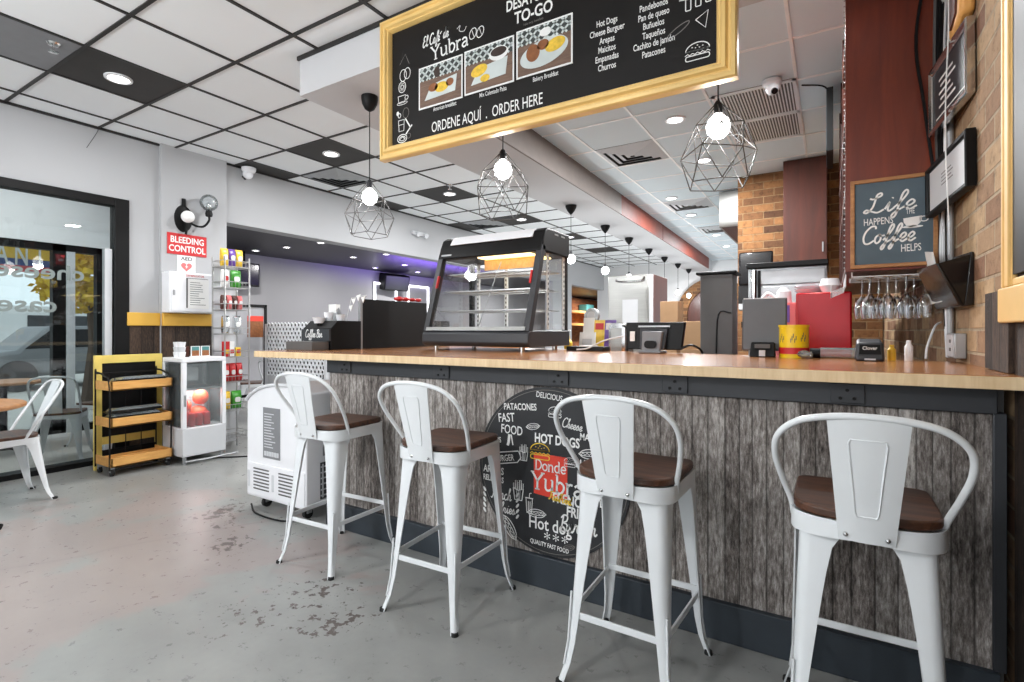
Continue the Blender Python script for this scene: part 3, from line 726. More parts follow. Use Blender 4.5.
# ---------------------------------------------------------------- bar stools
def arc_seat(hw, yf, yr, bulge, rc=.035):
    p = []
    for cx, cy, a0 in ((hw-rc, yf-rc, 0), (-hw+rc, yf-rc, 90)):
        for i in range(5):
            a = R(a0+90*i/4); p.append((cx+rc*math.cos(a), cy+rc*math.sin(a)))
    for i in range(21):
        a = PI - PI*i/20; c, s_ = math.cos(a), math.sin(a)
        p.append((math.copysign(abs(c)**.74, c)*hw, yr + .055 - (bulge+.055)*abs(s_)**.74))
    return p
def leg_loft(top, bot, sx, sy, ztop, zs, w0, w1, kick=.02, t=.005):
    """pressed-sheet corner leg: a rounded L section that narrows to the foot"""
    rings = []; n = 10
    for i in range(n+1):
        f = i/n; z = ztop*(1-f)
        k = kick*max(0, (f-.8)/.2)**2
        x = top[0]+(bot[0]-top[0])*f; y = top[1]+(bot[1]-top[1])*f
        x += sx*k; y += sy*k
        wd = w0+(w1-w0)*min(1, f*1.15)**.8 + .03*max(0, 1-f/.14)**2
        rc = min(wd*.6, .03)
        o = [(-wd, 0)] + [(-rc+rc*math.sin(R(a)), -rc+rc*math.cos(R(a))) for a in (0, 22, 45, 68, 90)] + [(0, -wd)]
        q = rc-t
        inn = [(-t, -wd)] + [(-rc+q*math.sin(R(a)), -rc+q*math.cos(R(a))) for a in (90, 68, 45, 22, 0)] + [(-wd, -t)]
        ring = [(x+sx*a, y+sy*b, z) for a, b in o+inn]
        if sx*sy < 0: ring.reverse()
        rings.append(ring)
    return rings
def make_stool(label, zs=.70, ztop=.655):
    root = thing('bar_stool', label, 'bar stool', group='white bar stools along the counter')
    seat = arc_seat(.168, .165, -.125, .058)
    MB().prism(seat, zs-.004, zs+.022).build('seat', 'seat', root, bev=.006)
    # steel seat pan with arched lower edge
    pan = arc_seat(.174, .171, -.131, .060); m = len(pan)
    def low(p):
        c = min(abs(p[0])/.174, 1); d = min(abs(p[1]-.02)/.15, 1)
        return zs - .046 - .012*c*d
    rt = [(x, y, zs-.003) for x, y in pan]; rl = [(x, y, low((x, y))) for x, y in pan]
    ins = [(x*.965, y*.965, low((x, y))) for x, y in pan]; it = [(x*.965, y*.965, zs-.008) for x, y in pan]
    MB().loft([ins, rl, rt, it]).build('seat_pan', 'white_metal', root, smooth=50)
    for sx in (-1, 1):
        for sy in (-1, 1):
            top = (sx*.172, .169) if sy > 0 else (sx*.150, -.150)
            bot = (sx*.190, .205) if sy > 0 else (sx*.176, -.205)
            lg = MB().loft(leg_loft(top, bot, sx, sy, zs-.020, zs, .088, .024, .022))
            z0, z1 = .27, .04
            def cp(z, o=0.004):
                f = 1 - z/(zs-.012); k = .022*max(0, (f-.8)/.2)**2
                return (top[0]+(bot[0]-top[0])*f+sx*(k-.006+o), top[1]+(bot[1]-top[1])*f+sy*(k-.006+o), z)
            lg.tube([cp(.30), cp(.22), cp(.14), cp(.06)], .004, 6)
            L = lg.build('leg', 'white_metal', root, smooth=50)
            fx, fy = bot[0]+sx*.012, bot[1]+sy*.012
            MB().cyl((fx, fy, 0), (fx, fy, .012), .015, 12, .014).build('rubber_foot', 'rubber', L)
    def at(sx, sy, z):
        top = (sx*.172, .169) if sy > 0 else (sx*.150, -.150); bot = (sx*.190, .205) if sy > 0 else (sx*.176, -.205)
        f = 1-z/(zs-.012); return Vector((top[0]+(bot[0]-top[0])*f-sx*.008, top[1]+(bot[1]-top[1])*f-sy*.008, z))
    for a, b, z in (((-1, -1), (1, -1), .225), ((-1, 1), (1, 1), .245), ((-1, -1), (-1, 1), .235), ((1, -1), (1, 1), .235)):
        p, q = at(*a, z), at(*b, z); d = (q-p).normalized(); n = Vector((-d.y, d.x, 0))*.004
        u = Vector((0, 0, .011))
        MB().hexa([p-n-u, q-n-u, q+n-u, p+n-u, p-n+u, q-n+u, q+n+u, p+n+u]).build('stretcher', 'white_metal', root, bev=.002)
    hoop = [(-.166, -.085, .668), (-.172, -.098, .710), (-.192, -.140, .78), (-.206, -.190, .855), (-.196, -.228, .915), (-.150, -.252, .958), (-.08, -.263, .977), (0, -.267, .982)]
    hoop = hoop + [(-x, y, z) for x, y, z in reversed(hoop[:-1])]
    MB().tube(hoop, .0088, 10, smooth=6).build('back_hoop', 'white_metal', root, smooth=60)
    # splat
    def sp(u, f, o=0):   # u -1..1 across, f 0..1 up
        hw = .060+.026*f; y = -.192 - .071*f; z = .655 + .320*f
        return (u*hw, y - .010*(1-u*u) - o, z)
    N = 6; rows = 8; r1 = []; 
    for j in range(rows+1):
        f = j/rows
        ring = [sp(-1+2*i/N, f) for i in range(N+1)] + [(lambda p: (p[0], p[1]+.004, p[2]))(sp(1-2*i/N, f)) for i in range(N+1)]
        r1.append(ring)
    spl = MB().loft(r1).build('back_splat', 'white_metal', root, smooth=50)
    em = []
    tr = [(-.36, .22), (-.50, .84), (.50, .84), (.36, .22)]
    tr2 = []
    for i in range(4):
        a, b = Vector(tr[i]), Vector(tr[(i+1) % 4])
        for t in (.06, .3, .5, .7, .94): tr2.append(a.lerp(b, t))
    MB().tube([sp(p.x, p.y, .0002) for p in tr2], .0022, 6, closed=True).build('embossed_ridge', 'white_metal', spl, smooth=60)
    for sx in (-1, 1):
        b = sp(sx*.72, .05)
        MB().ball((b[0], b[1]-.001, b[2]), .0065, 10).build('bolt', 'chrome', spl)
    return root
st = make_stool('white metal bar stool closest to the white ice cream freezer')
st.location = (-2.235, 1.862, 0); st.rotation_euler = (0, 0, R(3))
dup(st, (-1.443, 1.812, 0), R(2), 'white metal bar stool just left of the round black menu disc')
dup(st, (-0.588, 1.79, 0), R(-1), 'white metal bar stool partly covering the right half of the round black menu disc')
dup(st, (0.078, 1.775, 0), R(0), 'white metal bar stool at the brick wall end of the counter, nearest the camera')

# ---------------------------------------------------------------- round menu disc on the counter front
rd = thing('menu_disc', 'large round black menu disc with chalk style food lettering on the counter front', 'sign', (-1.105, BY+.011, .541), FRONT)
MB().flat(ell(0, 0, .390, .390, 72), 0, .006).build('disc_panel', 'disc', rd)
a = Art(rd, 'chalk'); z = .0062
Art(rd, 'chalk_dim').ribbon(ell(0, 0, .376, .376, 72), .0025, z, closed=True)
a.text('DELICIOUS', .0, .335, .026, .75, rot=R(-6), align='C', bold=.01, z=z)
a.text('PATACONES', -.245, .268, .031, .72, rot=R(3), bold=.02, z=z)
a.text('FAST', -.275, .205, .042, .72, rot=R(6), bold=.01, z=z); a.text('FOOD', -.262, .155, .042, .72, rot=R(-2), bold=.01, z=z)
a.text('CHUZOS', -.358, .098, .027, .62, rot=R(4), bold=.02, z=z)
a.text('HOT DOGS', -.075, .130, .042, .74, rot=R(-1), bold=.03, z=z)
a.text('MAIZITOS', .155, .165, .030, .75, rot=R(-3), bold=.02, z=z)
a.text('BURGERS', .135, .040, .036, .75, bold=.02, z=z)
a.text('AREPAS', -.368, -.048, .034, .72, rot=R(-2), bold=.02, z=z); a.text('RELLENAS', -.368, -.088, .027, .70, rot=R(-2), bold=.02, z=z)
a.text('FRENCH', .02, -.135, .044, .74, rot=R(-2), bold=.03, z=z); a.text('FRIES', .09, -.187, .044, .74, rot=R(-2), bold=.03, z=z)
a.text('LIMON', .25, -.12, .030, .75, bold=.02, z=z)
a.text('Hot dog', -.105, -.275, .058, .80, bold=.012, z=z)
a.text('QUALITY FAST FOOD', .0, -.352, .020, .72, rot=R(-3), align='C', bold=.02, z=z)
for k in (-.045, 0, .045): a.text('*', k+.02, -.338, .055, z=z)
a.word(cursive, 'Burger', .055, -.262, .038, .007, R(3), z=z); a.word(cursive, 'Cheese', .065, .215, .022, .004, R(-8), z=z)
a.word(cursive, 'Frnch', -.32, -.172, .030, .005, z=z); a.word(cursive, 'fries', -.27, -.235, .026, .005, z=z)
def icon_fries(m, x, y, s, z):
    m.ribbon([(x-.5*s, y+.3*s), (x-.35*s, y-.7*s), (x+.35*s, y-.7*s), (x+.5*s, y+.3*s), (x, y+.12*s), (x-.5*s, y+.3*s)], .10*s, z)
    for i, h in enumerate((.7, .95, .8, 1.0, .75)):
        cx = x + (-.4+.2*i)*s; m.ribbon([(cx-.07*s, y+.2*s), (cx-.09*s, y+h*s), (cx+.09*s, y+h*s), (cx+.07*s, y+.2*s)], .06*s, z)
    for i in (-1, 0, 1): m.ribbon([(x+i*.18*s, y+.1*s), (x+i*.13*s, y-.65*s)], .05*s, z)
def icon_burger(m, x, y, s, z):
    m.ribbon(ell(x, y+.12*s, .9*s, .6*s, 18, a0=0, a1=180)+[(x+.9*s, y+.12*s)], .08*s, z); m.ribbon([(x-.9*s, y+.12*s), (x+.9*s, y+.12*s)], .07*s, z)
    m.ribbon([(x+(-.95+.19*i)*s, y+(-.05 if i % 2 else -.18)*s) for i in range(11)], .07*s, z)
    m.ribbon(rrect(x-.9*s, y-.62*s, x+.9*s, y-.25*s, .15*s), .08*s, z, closed=True)
    for dx, dy in ((-.4, .4), (0, .5), (.4, .38), (.15, .3), (-.15, .32)): m.flat(ell(x+dx*s, y+dy*s, .06*s, .04*s, 8), z)
def icon_hotdog(m, x, y, s, rot, z):
    m.ribbon(ell(x, y, s, .42*s, 24, rot), .07*s, z, closed=True); m.ribbon(ell(x, y, 1.12*s, .18*s, 24, rot), .06*s, z, closed=True)
    c, sn = math.cos(rot), math.sin(rot)
    q = [((-.9+.2*i)*s, (.09 if i % 2 else -.09)*s) for i in range(10)]
    m.ribbon([(x+u*c-v*sn, y+u*sn+v*c) for u, v in q], .06*s, z)
def icon_cup(m, x, y, s, z):
    m.ribbon([(x-.35*s, y+.6*s), (x-.25*s, y-.8*s), (x+.25*s, y-.8*s), (x+.35*s, y+.6*s)], .08*s, z, closed=True)
    m.ribbon([(x-.42*s, y+.6*s), (x+.42*s, y+.6*s)], .1*s, z); m.ribbon([(x, y+.6*s), (x+.05*s, y+1.05*s), (x+.25*s, y+1.1*s)], .07*s, z)
    for k in (-.1, .1): m.ribbon([(x+k*s, y+.3*s), (x+k*.8*s, y-.6*s)], .07*s, z)
a.icon(icon_fries, -.135, .065, .045, z); a.icon(icon_fries, -.165, -.12, .056, z); a.icon(icon_burger, .03, .275, .036, z); a.icon(icon_burger, .105, .055, .030, z)
a.icon(icon_hotdog, -.215, -.30, .06, R(-55), z); a.icon(icon_hotdog, -.085, .20, .034, R(10), z); a.icon(icon_hotdog, .205, .105, .05, R(4), z); a.icon(icon_hotdog, -.065, -.205, .045, R(3), z)
a.icon(icon_cup, -.105, -.17, .05, z); a.icon(icon_cup, .19, -.06, .05, z); a.icon(icon_cup, .29, -.21, .04, z)
a.ribbon([(-.31, .05), (-.30, -.005), (-.17, .02), (-.15, .045), (-.165, .075), (-.31, .05)], .005, z); a.text('BURGER', -.295, .008, .030, .7, rot=R(10), bold=.01, z=z)
a.ribbon([(-.215, .150), (-.22, .11), (-.225, .095)], .014, z); a.ribbon([(-.205, .150), (-.195, .10)], .006, z)
def sprig(m, sx):
    for k in range(5): m.flat(ell(-.265+sx*.095, -.24+.026*k, .006, .014, 8, R(-sx*35)), .0062)
for sx in (-1, 1):
    a.icon(sprig, sx)
d = Art(rd, 'chalk_dim'); d.icon(icon_hotdog, .1, -.33, .03, R(20), z)
q = MB().flat([(-.068, -.112), (.105, -.125), (.105, .075), (-.068, .078)], .0061, .001); q.build('logo_square', 'coral', rd).location.x = -.012
q = MB(); serif(q, 'Donde', -.062, .002, .048, R(-1), z=.0074, wd=.13); serif(q, 'Yubra', -.082, -.088, .078, R(-2), z=.0074, wd=.13); q.build('logo_lettering', 'chalk', rd, smooth=0).location.x = -.012
q = MB(); cursive(q, 'Fast', .012, -.125, .020, .005, R(-6), z=.0076); cursive(q, 'Food', .062, -.130, .020, .005, R(-6), z=.0076); icon_burger(q, -.035, .085, .055, .0076); q.build('logo_lettering', 'yfoil', rd, smooth=0).location.x = -.012

# ---------------------------------------------------------------- hanging menu board
mb_ = thing('menu_board', 'long black menu board in a gilded frame hanging over the bar', 'menu board', (-2.150, 2.10, 2.142), FRONT)
W, H = 1.855, .775
def frame_profile(m, x0, y0, x1, y1, prof):
    """mitred moulding: prof is (inset, height) from the outer edge inwards"""
    rings = [[(x0+i, y0+i, h), (x1-i, y0+i, h), (x1-i, y1-i, h), (x0+i, y1-i, h)] for i, h in prof]
    m.loft(rings, caps=False)
fr = MB(); frame_profile(fr, 0, 0, W, H, [(0, -.02), (0, .018), (.006, .026), (.020, .030), (.026, .022), (.032, .022), (.040, .034), (.052, .034), (.060, .022), (.066, .022), (.072, .012), (.076, .0), (.076, -.02)])
fr.build('frame', 'gold', mb_, smooth=25)
MB().box((.07, .065, -.018), (W-.07, H-.065, -.001)).build('board_panel', 'board', mb_)
MB().tube([(.4, H-.02, -.02), (.4, .868, -.02)], .006, 8).tube([(1.45, H-.02, -.02), (1.45, .868, -.02)], .006, 8).build('hanger_rod', 'black', mb_)
t = Art(mb_, 'chalk'); z = 0
t.word(cursive, 'El Caf', .325, .556, .028, .0065, R(3), sx=.85, z=z)
t.word(cursive, 'e', .425, .562, .028, .0065, R(3), sx=.85, z=z); t.ribbon([(.444, .596), (.456, .608)], .006, z)
t.word(cursive, 'de', .465, .567, .028, .0065, R(3), sx=.85, z=z)
t.word(serif, 'Yubra', .385, .473, .070, R(3), z=z, wd=.13, sx=1.03)
t.text('DESAYUNOS', 1.0, .578, .050, .72, align='C', bold=.022); t.text('TO-GO', 1.0, .506, .054, .80, align='C', bold=.022)
t.text('ORDENE AQUÍ  .  ORDER HERE', .388, .094, .054, .62, bold=.004)
for tx, x, y in (('American breakfast', .475, .203), ('Mix Calentado Paisa', .775, .205), ('Bakery Breakfast', 1.065, .206)): t.text(tx, x, y, .022, .62, align='C', bold=.004)
for i, tx in enumerate(('Hot Dogs', 'Cheese Burguer', 'Arepas', 'Maicitos', 'Empanadas', 'Churros')): t.text(tx, 1.362, .361-.0385*i, .027, .62, align='C', bold=.012)
for i, tx in enumerate(('Pandebonos', 'Pan de queso', 'Buñuelos', 'Taqueños', 'Cachito de jamón', 'Patacones')): t.text(tx, 1.563, .361-.0385*i+.004, .027, .62, align='C', bold=.012)
t = MB().text('/ take away breakfasts', 1.0, .482, .012, .7, align='C'); t.build('lettering', 'chalk_dim', mb_, smooth=0)
def pic(x, y, w_, h_, kind):
    p = MB().flat([(x, y), (x+w_, y), (x+w_, y+h_), (x, y+h_)], 0, .003).build('photo_print', 'paper', mb_)
    a, b, c, d = x+.008, y+.008, x+w_-.008, y+h_-.008
    MB().flat([(a, b), (c, b), (c, y+h_*.66), (a, y+h_*.66)], .003, .0005).build('photo_table', 'photo_table', p)
    MB().flat([(a, y+h_*.66), (c, y+h_*.66), (c, d), (a, d)], .003, .0005).build('photo_backdrop', 'photo_dark', p)
    l = MB(); n = 6; y0, y1 = y+h_*.66, d
    for i in range(-2, n):
        for q in (0, 1):
            xa = a+(c-a)*i/n; xb = xa+(c-a)/n*1.6
            if q: xa, xb = xb, xa
            f0 = lambda X: X
            pts = [(xa, y0), (xb, y1)]
            # clip to the picture
            def clip(p0, p1):
                (X0, Y0), (X1, Y1) = p0, p1; o = []
                for X, Y, XX, YY in ((X0, Y0, X1, Y1), (X1, Y1, X0, Y0)):
                    if X < a: k = (a-X)/(XX-X) if XX != X else 2; X, Y = a, Y+(YY-Y)*k
                    if X > c: k = (c-X)/(XX-X) if XX != X else 2; X, Y = c, Y+(YY-Y)*k
                    o.append((X, Y))
                return o
            if max(xa, xb) <= a or min(xa, xb) >= c: continue
            l.ribbon(clip(*pts), .010, .0036, .0004)
    l.build('photo_lattice', 'plate', p, smooth=0)
    cx, cy = x+w_*.5, y+h_*.40
    if kind < 2:
        MB().flat([(cx-w_*.36, cy-h_*.22), (cx+w_*.34, cy-h_*.18), (cx+w_*.38, cy+h_*.20), (cx-w_*.20, cy+h_*.12)], .0036, .0006).build('photo_plate', 'plate', p)
    else: MB().flat(ell(cx, cy, w_*.43, h_*.27, 32, R(8)), .0036, .0006).build('photo_plate', 'plate', p)
    f = MB(); f2 = MB(); f3 = MB()
    if kind == 0:
        f.flat(ell(cx+.01, cy, .045, .026), .0044, .0006); f2.flat(ell(cx-.045, cy+.01, .032, .022), .0044, .0006); f2.flat(ell(cx+.065, cy+.012, .025, .02), .0044, .0006)
        f3.flat(ell(cx-.02, cy+.085, .02, .028), .0044, .0005)
    elif kind == 1:
        f.flat(ell(cx-.055, cy+.015, .05, .028, 20, .2), .0044, .0006).flat(ell(cx-.02, cy-.03, .028, .018), .0044, .0006)
        MB().flat(ell(cx+.06, cy+.07, .055, .034), .0044, .0006).build('photo_bowl', 'paper', p); f3.flat(ell(cx+.06, cy+.078, .046, .022), .0052, .0006)
    else:
        f.flat(ell(cx+.06, cy+.02, .052, .03, 20, .2), .0044, .0006); f2.flat(ell(cx-.055, cy+.01, .036, .04), .0044, .0006); f2.flat(ell(cx-.002, cy+.035, .03, .024), .0044, .0006)
        MB().flat(ell(cx+.01, cy+.09, .03, .02), .0044, .0006).build('photo_cup', 'paper', p)
    f.build('photo_food', 'food_yellow', p)
    if f2.v: f2.build('photo_food', 'food_brown', p)
    if f3.v: f3.build('photo_food', 'food_dark', p)
pic(.300, .229, .292, .222, 0); pic(.604, .234, .293, .222, 1); pic(.910, .238, .292, .226, 2)
ic = MB(); ic.ribbon(ell(.185, .447, .024, .032, 16), .004, 0, closed=True); ic.ribbon(ell(.215, .452, .022, .030, 16), .004, 0, closed=True); ic.build('icon_drawing', 'chalk', mb_, smooth=0)
ic = MB(); ic.ribbon(ell(.178, .385, .026, .030, 18), .004, 0, closed=True); ic.ribbon(ell(.178, .385, .010, .012, 12), .004, 0, closed=True); ic.build('icon_drawing', 'chalk', mb_, smooth=0)
ic = MB(); ic.ribbon(ell(.178, .385, .018, .021, 14), .002, 0, closed=True); ic.build('icon_drawing', 'chalk', mb_, smooth=0)
ic = MB(); ic.ribbon([(.148, .338), (.153, .30), (.196, .30), (.203, .338), (.148, .338)], .004, 0); ic.ribbon(ell(.21, .322, .012, .011, 10), .004, 0, closed=True); ic.ribbon(ell(.178, .297, .038, .008, 16), .003, 0, closed=True); ic.build('icon_drawing', 'chalk', mb_, smooth=0)
ic = MB(); ic.ribbon(ell(.158, .232, .010, .012, 10), .004, 0, closed=True); ic.flat(ell(.145, .246, .010, .012, 10), 0); ic.build('icon_drawing', 'chalk', mb_, smooth=0)
ic = MB(); ic.ribbon([(.15, .205), (.155, .145), (.19, .145), (.193, .205), (.15, .205)], .004, 0); ic.ribbon([(.15, .18), (.192, .18)], .003, 0); ic.ribbon([(.20, .21), (.24, .15)], .008, 0); ic.build('icon_drawing', 'chalk', mb_, smooth=0)
ic = MB(); ic.ribbon(ell(.178, .103, .034, .022, 20), .005, 0, closed=True); ic.ribbon(ell(.178, .103, .022, .012, 16), .004, 0, closed=True); ic.ribbon([(.205, .122), (.25, .165)], .008, 0); ic.ribbon([(.16, .10), (.18, .112), (.196, .10)], .004, 0); ic.build('icon_drawing', 'chalk', mb_, smooth=0)
for x in (.655, .70): ic = MB(); ic.ribbon(ell(x, .535-.1*(x-.655), .020, .028, 14, R(-25)), .004, 0, closed=True); ic.ribbon([(x-.006, .553), (x+.008, .515)], .003, 0); ic.build('icon_drawing', 'chalk', mb_, smooth=0)
ic = MB(); ic.ribbon([(.555, .588), (.575, .60), (.57, .575), (.60, .565), (.615, .585)], .003, 0, smooth=4); ic.build('icon_drawing', 'chalk', mb_, smooth=0)
ic = MB(); icon_burger(ic, 1.735, .140, .050, 0); ic.build('icon_drawing', 'chalk', mb_, smooth=0)
ic = MB()
for k in range(3): ic.ribbon(rrect(1.69+.038*k, .310+.006*k, 1.71+.038*k, .385+.006*k, .004), .004, 0, closed=True)
ic.ribbon([(1.665, .36), (1.775, .345)], .004, 0); ic.build('icon_drawing', 'chalk', mb_, smooth=0)
ic = MB(); ic.ribbon([(1.728, .265), (1.765, .225), (1.775, .29), (1.728, .265)], .004, 0); ic.ribbon([(1.62, .46), (1.628, .41), (1.668, .415), (1.672, .47), (1.62, .46)], .004, 0); ic.build('icon_drawing', 'chalk', mb_, smooth=0)
dm = MB(); dm.ribbon(ell(1.66, .245, .05, .012, 20, R(28)), .004, 0, closed=True); dm.ribbon(ell(.205, .238, .022, .028, 14), .003, 0, closed=True); dm.ribbon(ell(.225, .11, .014, .014, 12), .003, 0, closed=True); dm.ribbon([(.16, .51), (.20, .56), (.23, .5)], .003, 0)
dm.build('icon_drawing', 'chalk_dim', mb_, smooth=0)

for o in mb_.children:
    if o.name.split('.')[0] not in ('frame', 'board_panel', 'hanger_rod'): o.location.x = -.026

# ---------------------------------------------------------------- caged pendants over the bar
def make_pendant(label, loc, ztop):
    """origin at the bulb; cord runs up to the ceiling"""
    r = thing('pendant_lamp', label, 'pendant lamp', loc, group='wire cage pendants over the bar')
    zc = ztop - loc[2]
    MB().lathe([(.055, zc), (.055, zc-.02), (.05, zc-.05), (.032, zc-.085), (.008, zc-.10), (.001, zc-.10)][::-1], n=20).build('canopy', 'black', r)
    MB().cyl((0, 0, .085), (0, 0, zc-.09), .0035, 8).build('cord', 'black', r)
    MB().lathe([(.001, .035), (.018, .04), (.02, .08), (.012, .095), (.001, .097)], n=14).build('socket', 'charcoal', r)
    MB().lathe([(.001, -.070), (.025, -.065), (.046, -.044), (.052, -.014), (.043, .012), (.02, .034), (.014, .045), (.001, .045)], n=18).build('bulb', 'bulb', r)
    c = MB(); wr = .0025
    def ring(rad, z, off, j=0): return [Vector((rad*math.cos(R(off+60*k)), rad*math.sin(R(off+60*k)), z + (j if k % 2 else -j))) for k in range(6)]
    top = ring(.02, .075, 0); A = ring(.112, -.030, 12, .008); B = ring(.160, -.145, 42, .012); C = ring(.130, -.275, 12, .004)
    def e(p, q): c.tube([p, q], wr, 6, caps=False)
    for k in range(6):
        e(top[k], A[k]); e(A[k], A[(k+1) % 6]); e(A[k], B[k]); e(A[(k+1) % 6], B[k]); e(B[k], B[(k+1) % 6])
        e(B[k], C[k]); e(B[k], C[(k+1) % 6]); e(C[k], C[(k+1) % 6])
    c.build('wire_cage', 'cage', r, smooth=60)
    return r
pl = make_pendant('wire cage pendant lamp left of the menu board, its black canopy in view', (-2.627, 2.45, 2.105), 2.76)
dup(pl, (-1.567, 2.45, 2.113), R(20), 'wire cage pendant lamp hanging below the middle of the menu board')
dup(pl, (-0.426, 2.45, 2.12), R(35), 'wire cage pendant lamp under the lower right corner of the menu board')
def bulb_light(x, y, z, pw):
    l = bpy.data.lights.new('bulb_light', 'POINT'); l.energy = pw; l.color = (.97, .985, 1); l.shadow_soft_size = .05
    o = bpy.data.objects.new('bulb_light', l); COL.objects.link(o); o.location = (x, y, z)
for x in (-2.627, -1.567, -.426): bulb_light(x, 2.45, 2.105-.08, 5)
# added pendant copies, unseen behind the camera, to light the ceiling
for i, (x, y) in enumerate(((-3.3, -.7), (-1.3, -1.1), (-4.3, -2.0))):
    dup(pl, (x, y, 2.365), R(10+i*17), ('added unseen wire cage pendant lighting the ceiling, front of the room', 'added unseen wire cage pendant lighting the ceiling, behind the bar stools', 'added unseen wire cage pendant lighting the ceiling, by the street window')[i]); bulb_light(x, y, 2.285, 108)
# bare bulb pendants in a row under the soffit beam
def make_row(label, loc):
    r = thing('bulb_pendant', label, 'pendant lamp', loc, group='bare bulb pendants in a row under the soffit')
    zc = 2.757-loc[2]
    MB().lathe([(.001, zc-.115), (.012, zc-.11), (.045, zc-.07), (.068, zc-.025), (.07, zc), (.001, zc)], n=18).build('canopy', 'black', r)
    MB().cyl((0, 0, .07), (0, 0, zc-.1), .004, 6).build('cord', 'black', r)
    MB().cyl((0, 0, .05), (0, 0, .095), .02, 10).build('socket', 'charcoal', r)
    MB().ball((0, 0, 0), .058, 14).build('bulb', 'bulb', r)
    return r
rp_ = [(-2.758, 5.89), (-2.85, 7.28), (-2.885, 8.45), (-2.95, 9.79), (-2.99, 11.03), (-3.02, 12.29), (-3.05, 13.5)]
rl_ = ['first bare bulb pendant of the soffit row, beside the display case', 'second bare bulb pendant from the display case in the soffit row', 'third bare bulb pendant of the soffit row, its bulb behind the steel refrigerator',
       'fourth bare bulb pendant of the soffit row, above the steel refrigerator', 'fifth bare bulb pendant of the soffit row, above the brown refrigerator side', 'sixth bare bulb pendant of the soffit row, next to last', 'last and farthest bare bulb pendant of the soffit row, before the brick arch']
r0 = make_row(rl_[0], (*rp_[0], 2.09))
for p, l in zip(rp_[1:], rl_[1:]): dup(r0, (*p, 2.09), None, l)
for p in rp_: bulb_light(*p, 2.09-.07, 17)

# ---------------------------------------------------------------- ceiling fixtures
def make_down(label, loc, r=.085, group=None, col='lamp'):
    t = thing('downlight', label, 'downlight', loc, group=group)
    MB().lathe([(r*.72, -.002), (r*.78, -.012), (r, -.010), (r*1.02, .0), (r*.74, .006)], n=24).build('trim_ring', 'white', t)
    MB().lathe([(.0005, -.003), (r*.74, -.003), (r*.74, .004), (.0005, .004)][::-1], n=24).build('lens', col, t)
    return t
d0 = make_down('recessed downlight in the nearest black ceiling tile', (-4.375, 1.69, CZ-.004), group='downlights in black ceiling tiles')
for (x, y), l in zip(((-4.375, 3.56), (-4.31, 5.42), (-4.3, 7.28), (-4.3, 9.14)), ('recessed downlight in the second black ceiling tile, left of the cage pendant', 'recessed downlight in the third black tile, above the cage pendant row', 'recessed downlight in the fourth black tile, above the display case', 'recessed downlight in the fifth black tile, right of the display case')):
    dup(d0, (x, y, CZ-.004), None, l)
k0 = make_down('downlight in the white kitchen ceiling nearest the menu board', (-1.14, 4.54, CZ-.002), group='downlights in the kitchen ceiling')
for (x, y), l in zip(((-1.15, 5.78), (-1.86, 7.2), (-1.86, 8.4), (-1.84, 10.4), (-1.9, 11.9)), ('kitchen downlight seen through the right cage pendant', 'third kitchen downlight, left of the far ceiling diffuser', 'fourth kitchen downlight, just beyond the far ceiling diffuser', 'fifth kitchen downlight, near the steel hood', 'last kitchen downlight, deep by the brick pier')):
    dup(k0, (x, y, CZ-.002), None, l)
for i, (x, y, pw) in enumerate(((-4.37, 1.69, 18), (-4.37, 3.56, 24), (-4.3, 5.42, 40), (-4.3, 8.2, 70), (-1.14, 4.54, 70), (-1.15, 5.78, 55), (-1.7, 7.8, 70), (-1.7, 11, 90), (-.2, 3.6, 16))):
    area_light('ceiling_lamp', (x, y, CZ-.03), (0, 0, 0), .16, .16, pw, (.98, .99, 1.0))
def make_diffuser(label, x0, y0, x1, y1, m='galv'):
    t = thing('ceiling_vent', label, 'air vent', ((x0+x1)/2, (y0+y1)/2, CZ))
    a, b = (x1-x0)/2, (y1-y0)/2
    MB().box((-a, -b, -.004), (a, b, -.001)).build('backing', 'black' if m != 'white' else 'grey', t)
    for k in range(4):
        s0, s1 = 1-.24*k, 1-.24*k-.20; c = MB()
        c.loft([[(-a*s0, -b*s0, -.006), (a*s0, -b*s0, -.006), (a*s0, b*s0, -.006), (-a*s0, b*s0, -.006)], [(-a*s1, -b*s1, -.028), (a*s1, -b*s1, -.028), (a*s1, b*s1, -.028), (-a*s1, b*s1, -.028)],
                [(-a*s1, -b*s1, -.024), (a*s1, -b*s1, -.024), (a*s1, b*s1, -.024), (-a*s1, b*s1, -.024)], [(-a*s0, -b*s0, -.002), (a*s0, -b*s0, -.002), (a*s0, b*s0, -.002), (-a*s0, b*s0, -.002)]], caps=False)
        c.build('louvre_ring', m, t, smooth=0)
    return t
make_diffuser('square steel air diffuser in the kitchen ceiling below the menu board', -2.03, 4.9, -1.44, 5.5, 'offwhite')
make_diffuser('steel air diffuser farther back, between kitchen downlights', -2.03, 7.4, -1.44, 7.98, 'offwhite')
make_diffuser('farthest steel air diffuser in the kitchen ceiling', -2.0, 9.5, -1.44, 10.1, 'offwhite')
make_diffuser('grey air diffuser in the dining ceiling behind the black canopy', -5.29, 3.89, -4.70, 4.47, 'galv')
make_diffuser('far grey air diffuser above the display case', -5.29, 6.99, -4.70, 7.57, 'galv')
gr = thing('return_air_grille', 'large white slatted return air grille in the kitchen ceiling', 'air vent', (-.5, 4.87, CZ))
MB().box((-.28, -.62, -.004), (.28, .62, -.001)).build('backing', 'dgrey', gr)
f = MB(); 
for y0, y1 in ((-.62, .02), (.02, .62)): f.box((-.29, y0, -.014), (.29, y0+.025, -.004)).box((-.29, y1-.025, -.014), (.29, y1, -.004))
f.box((-.29, -.62, -.014), (-.265, .62, -.004)).box((.265, -.62, -.014), (.29, .62, -.004)); f.build('frame', 'white', gr)
s = MB()
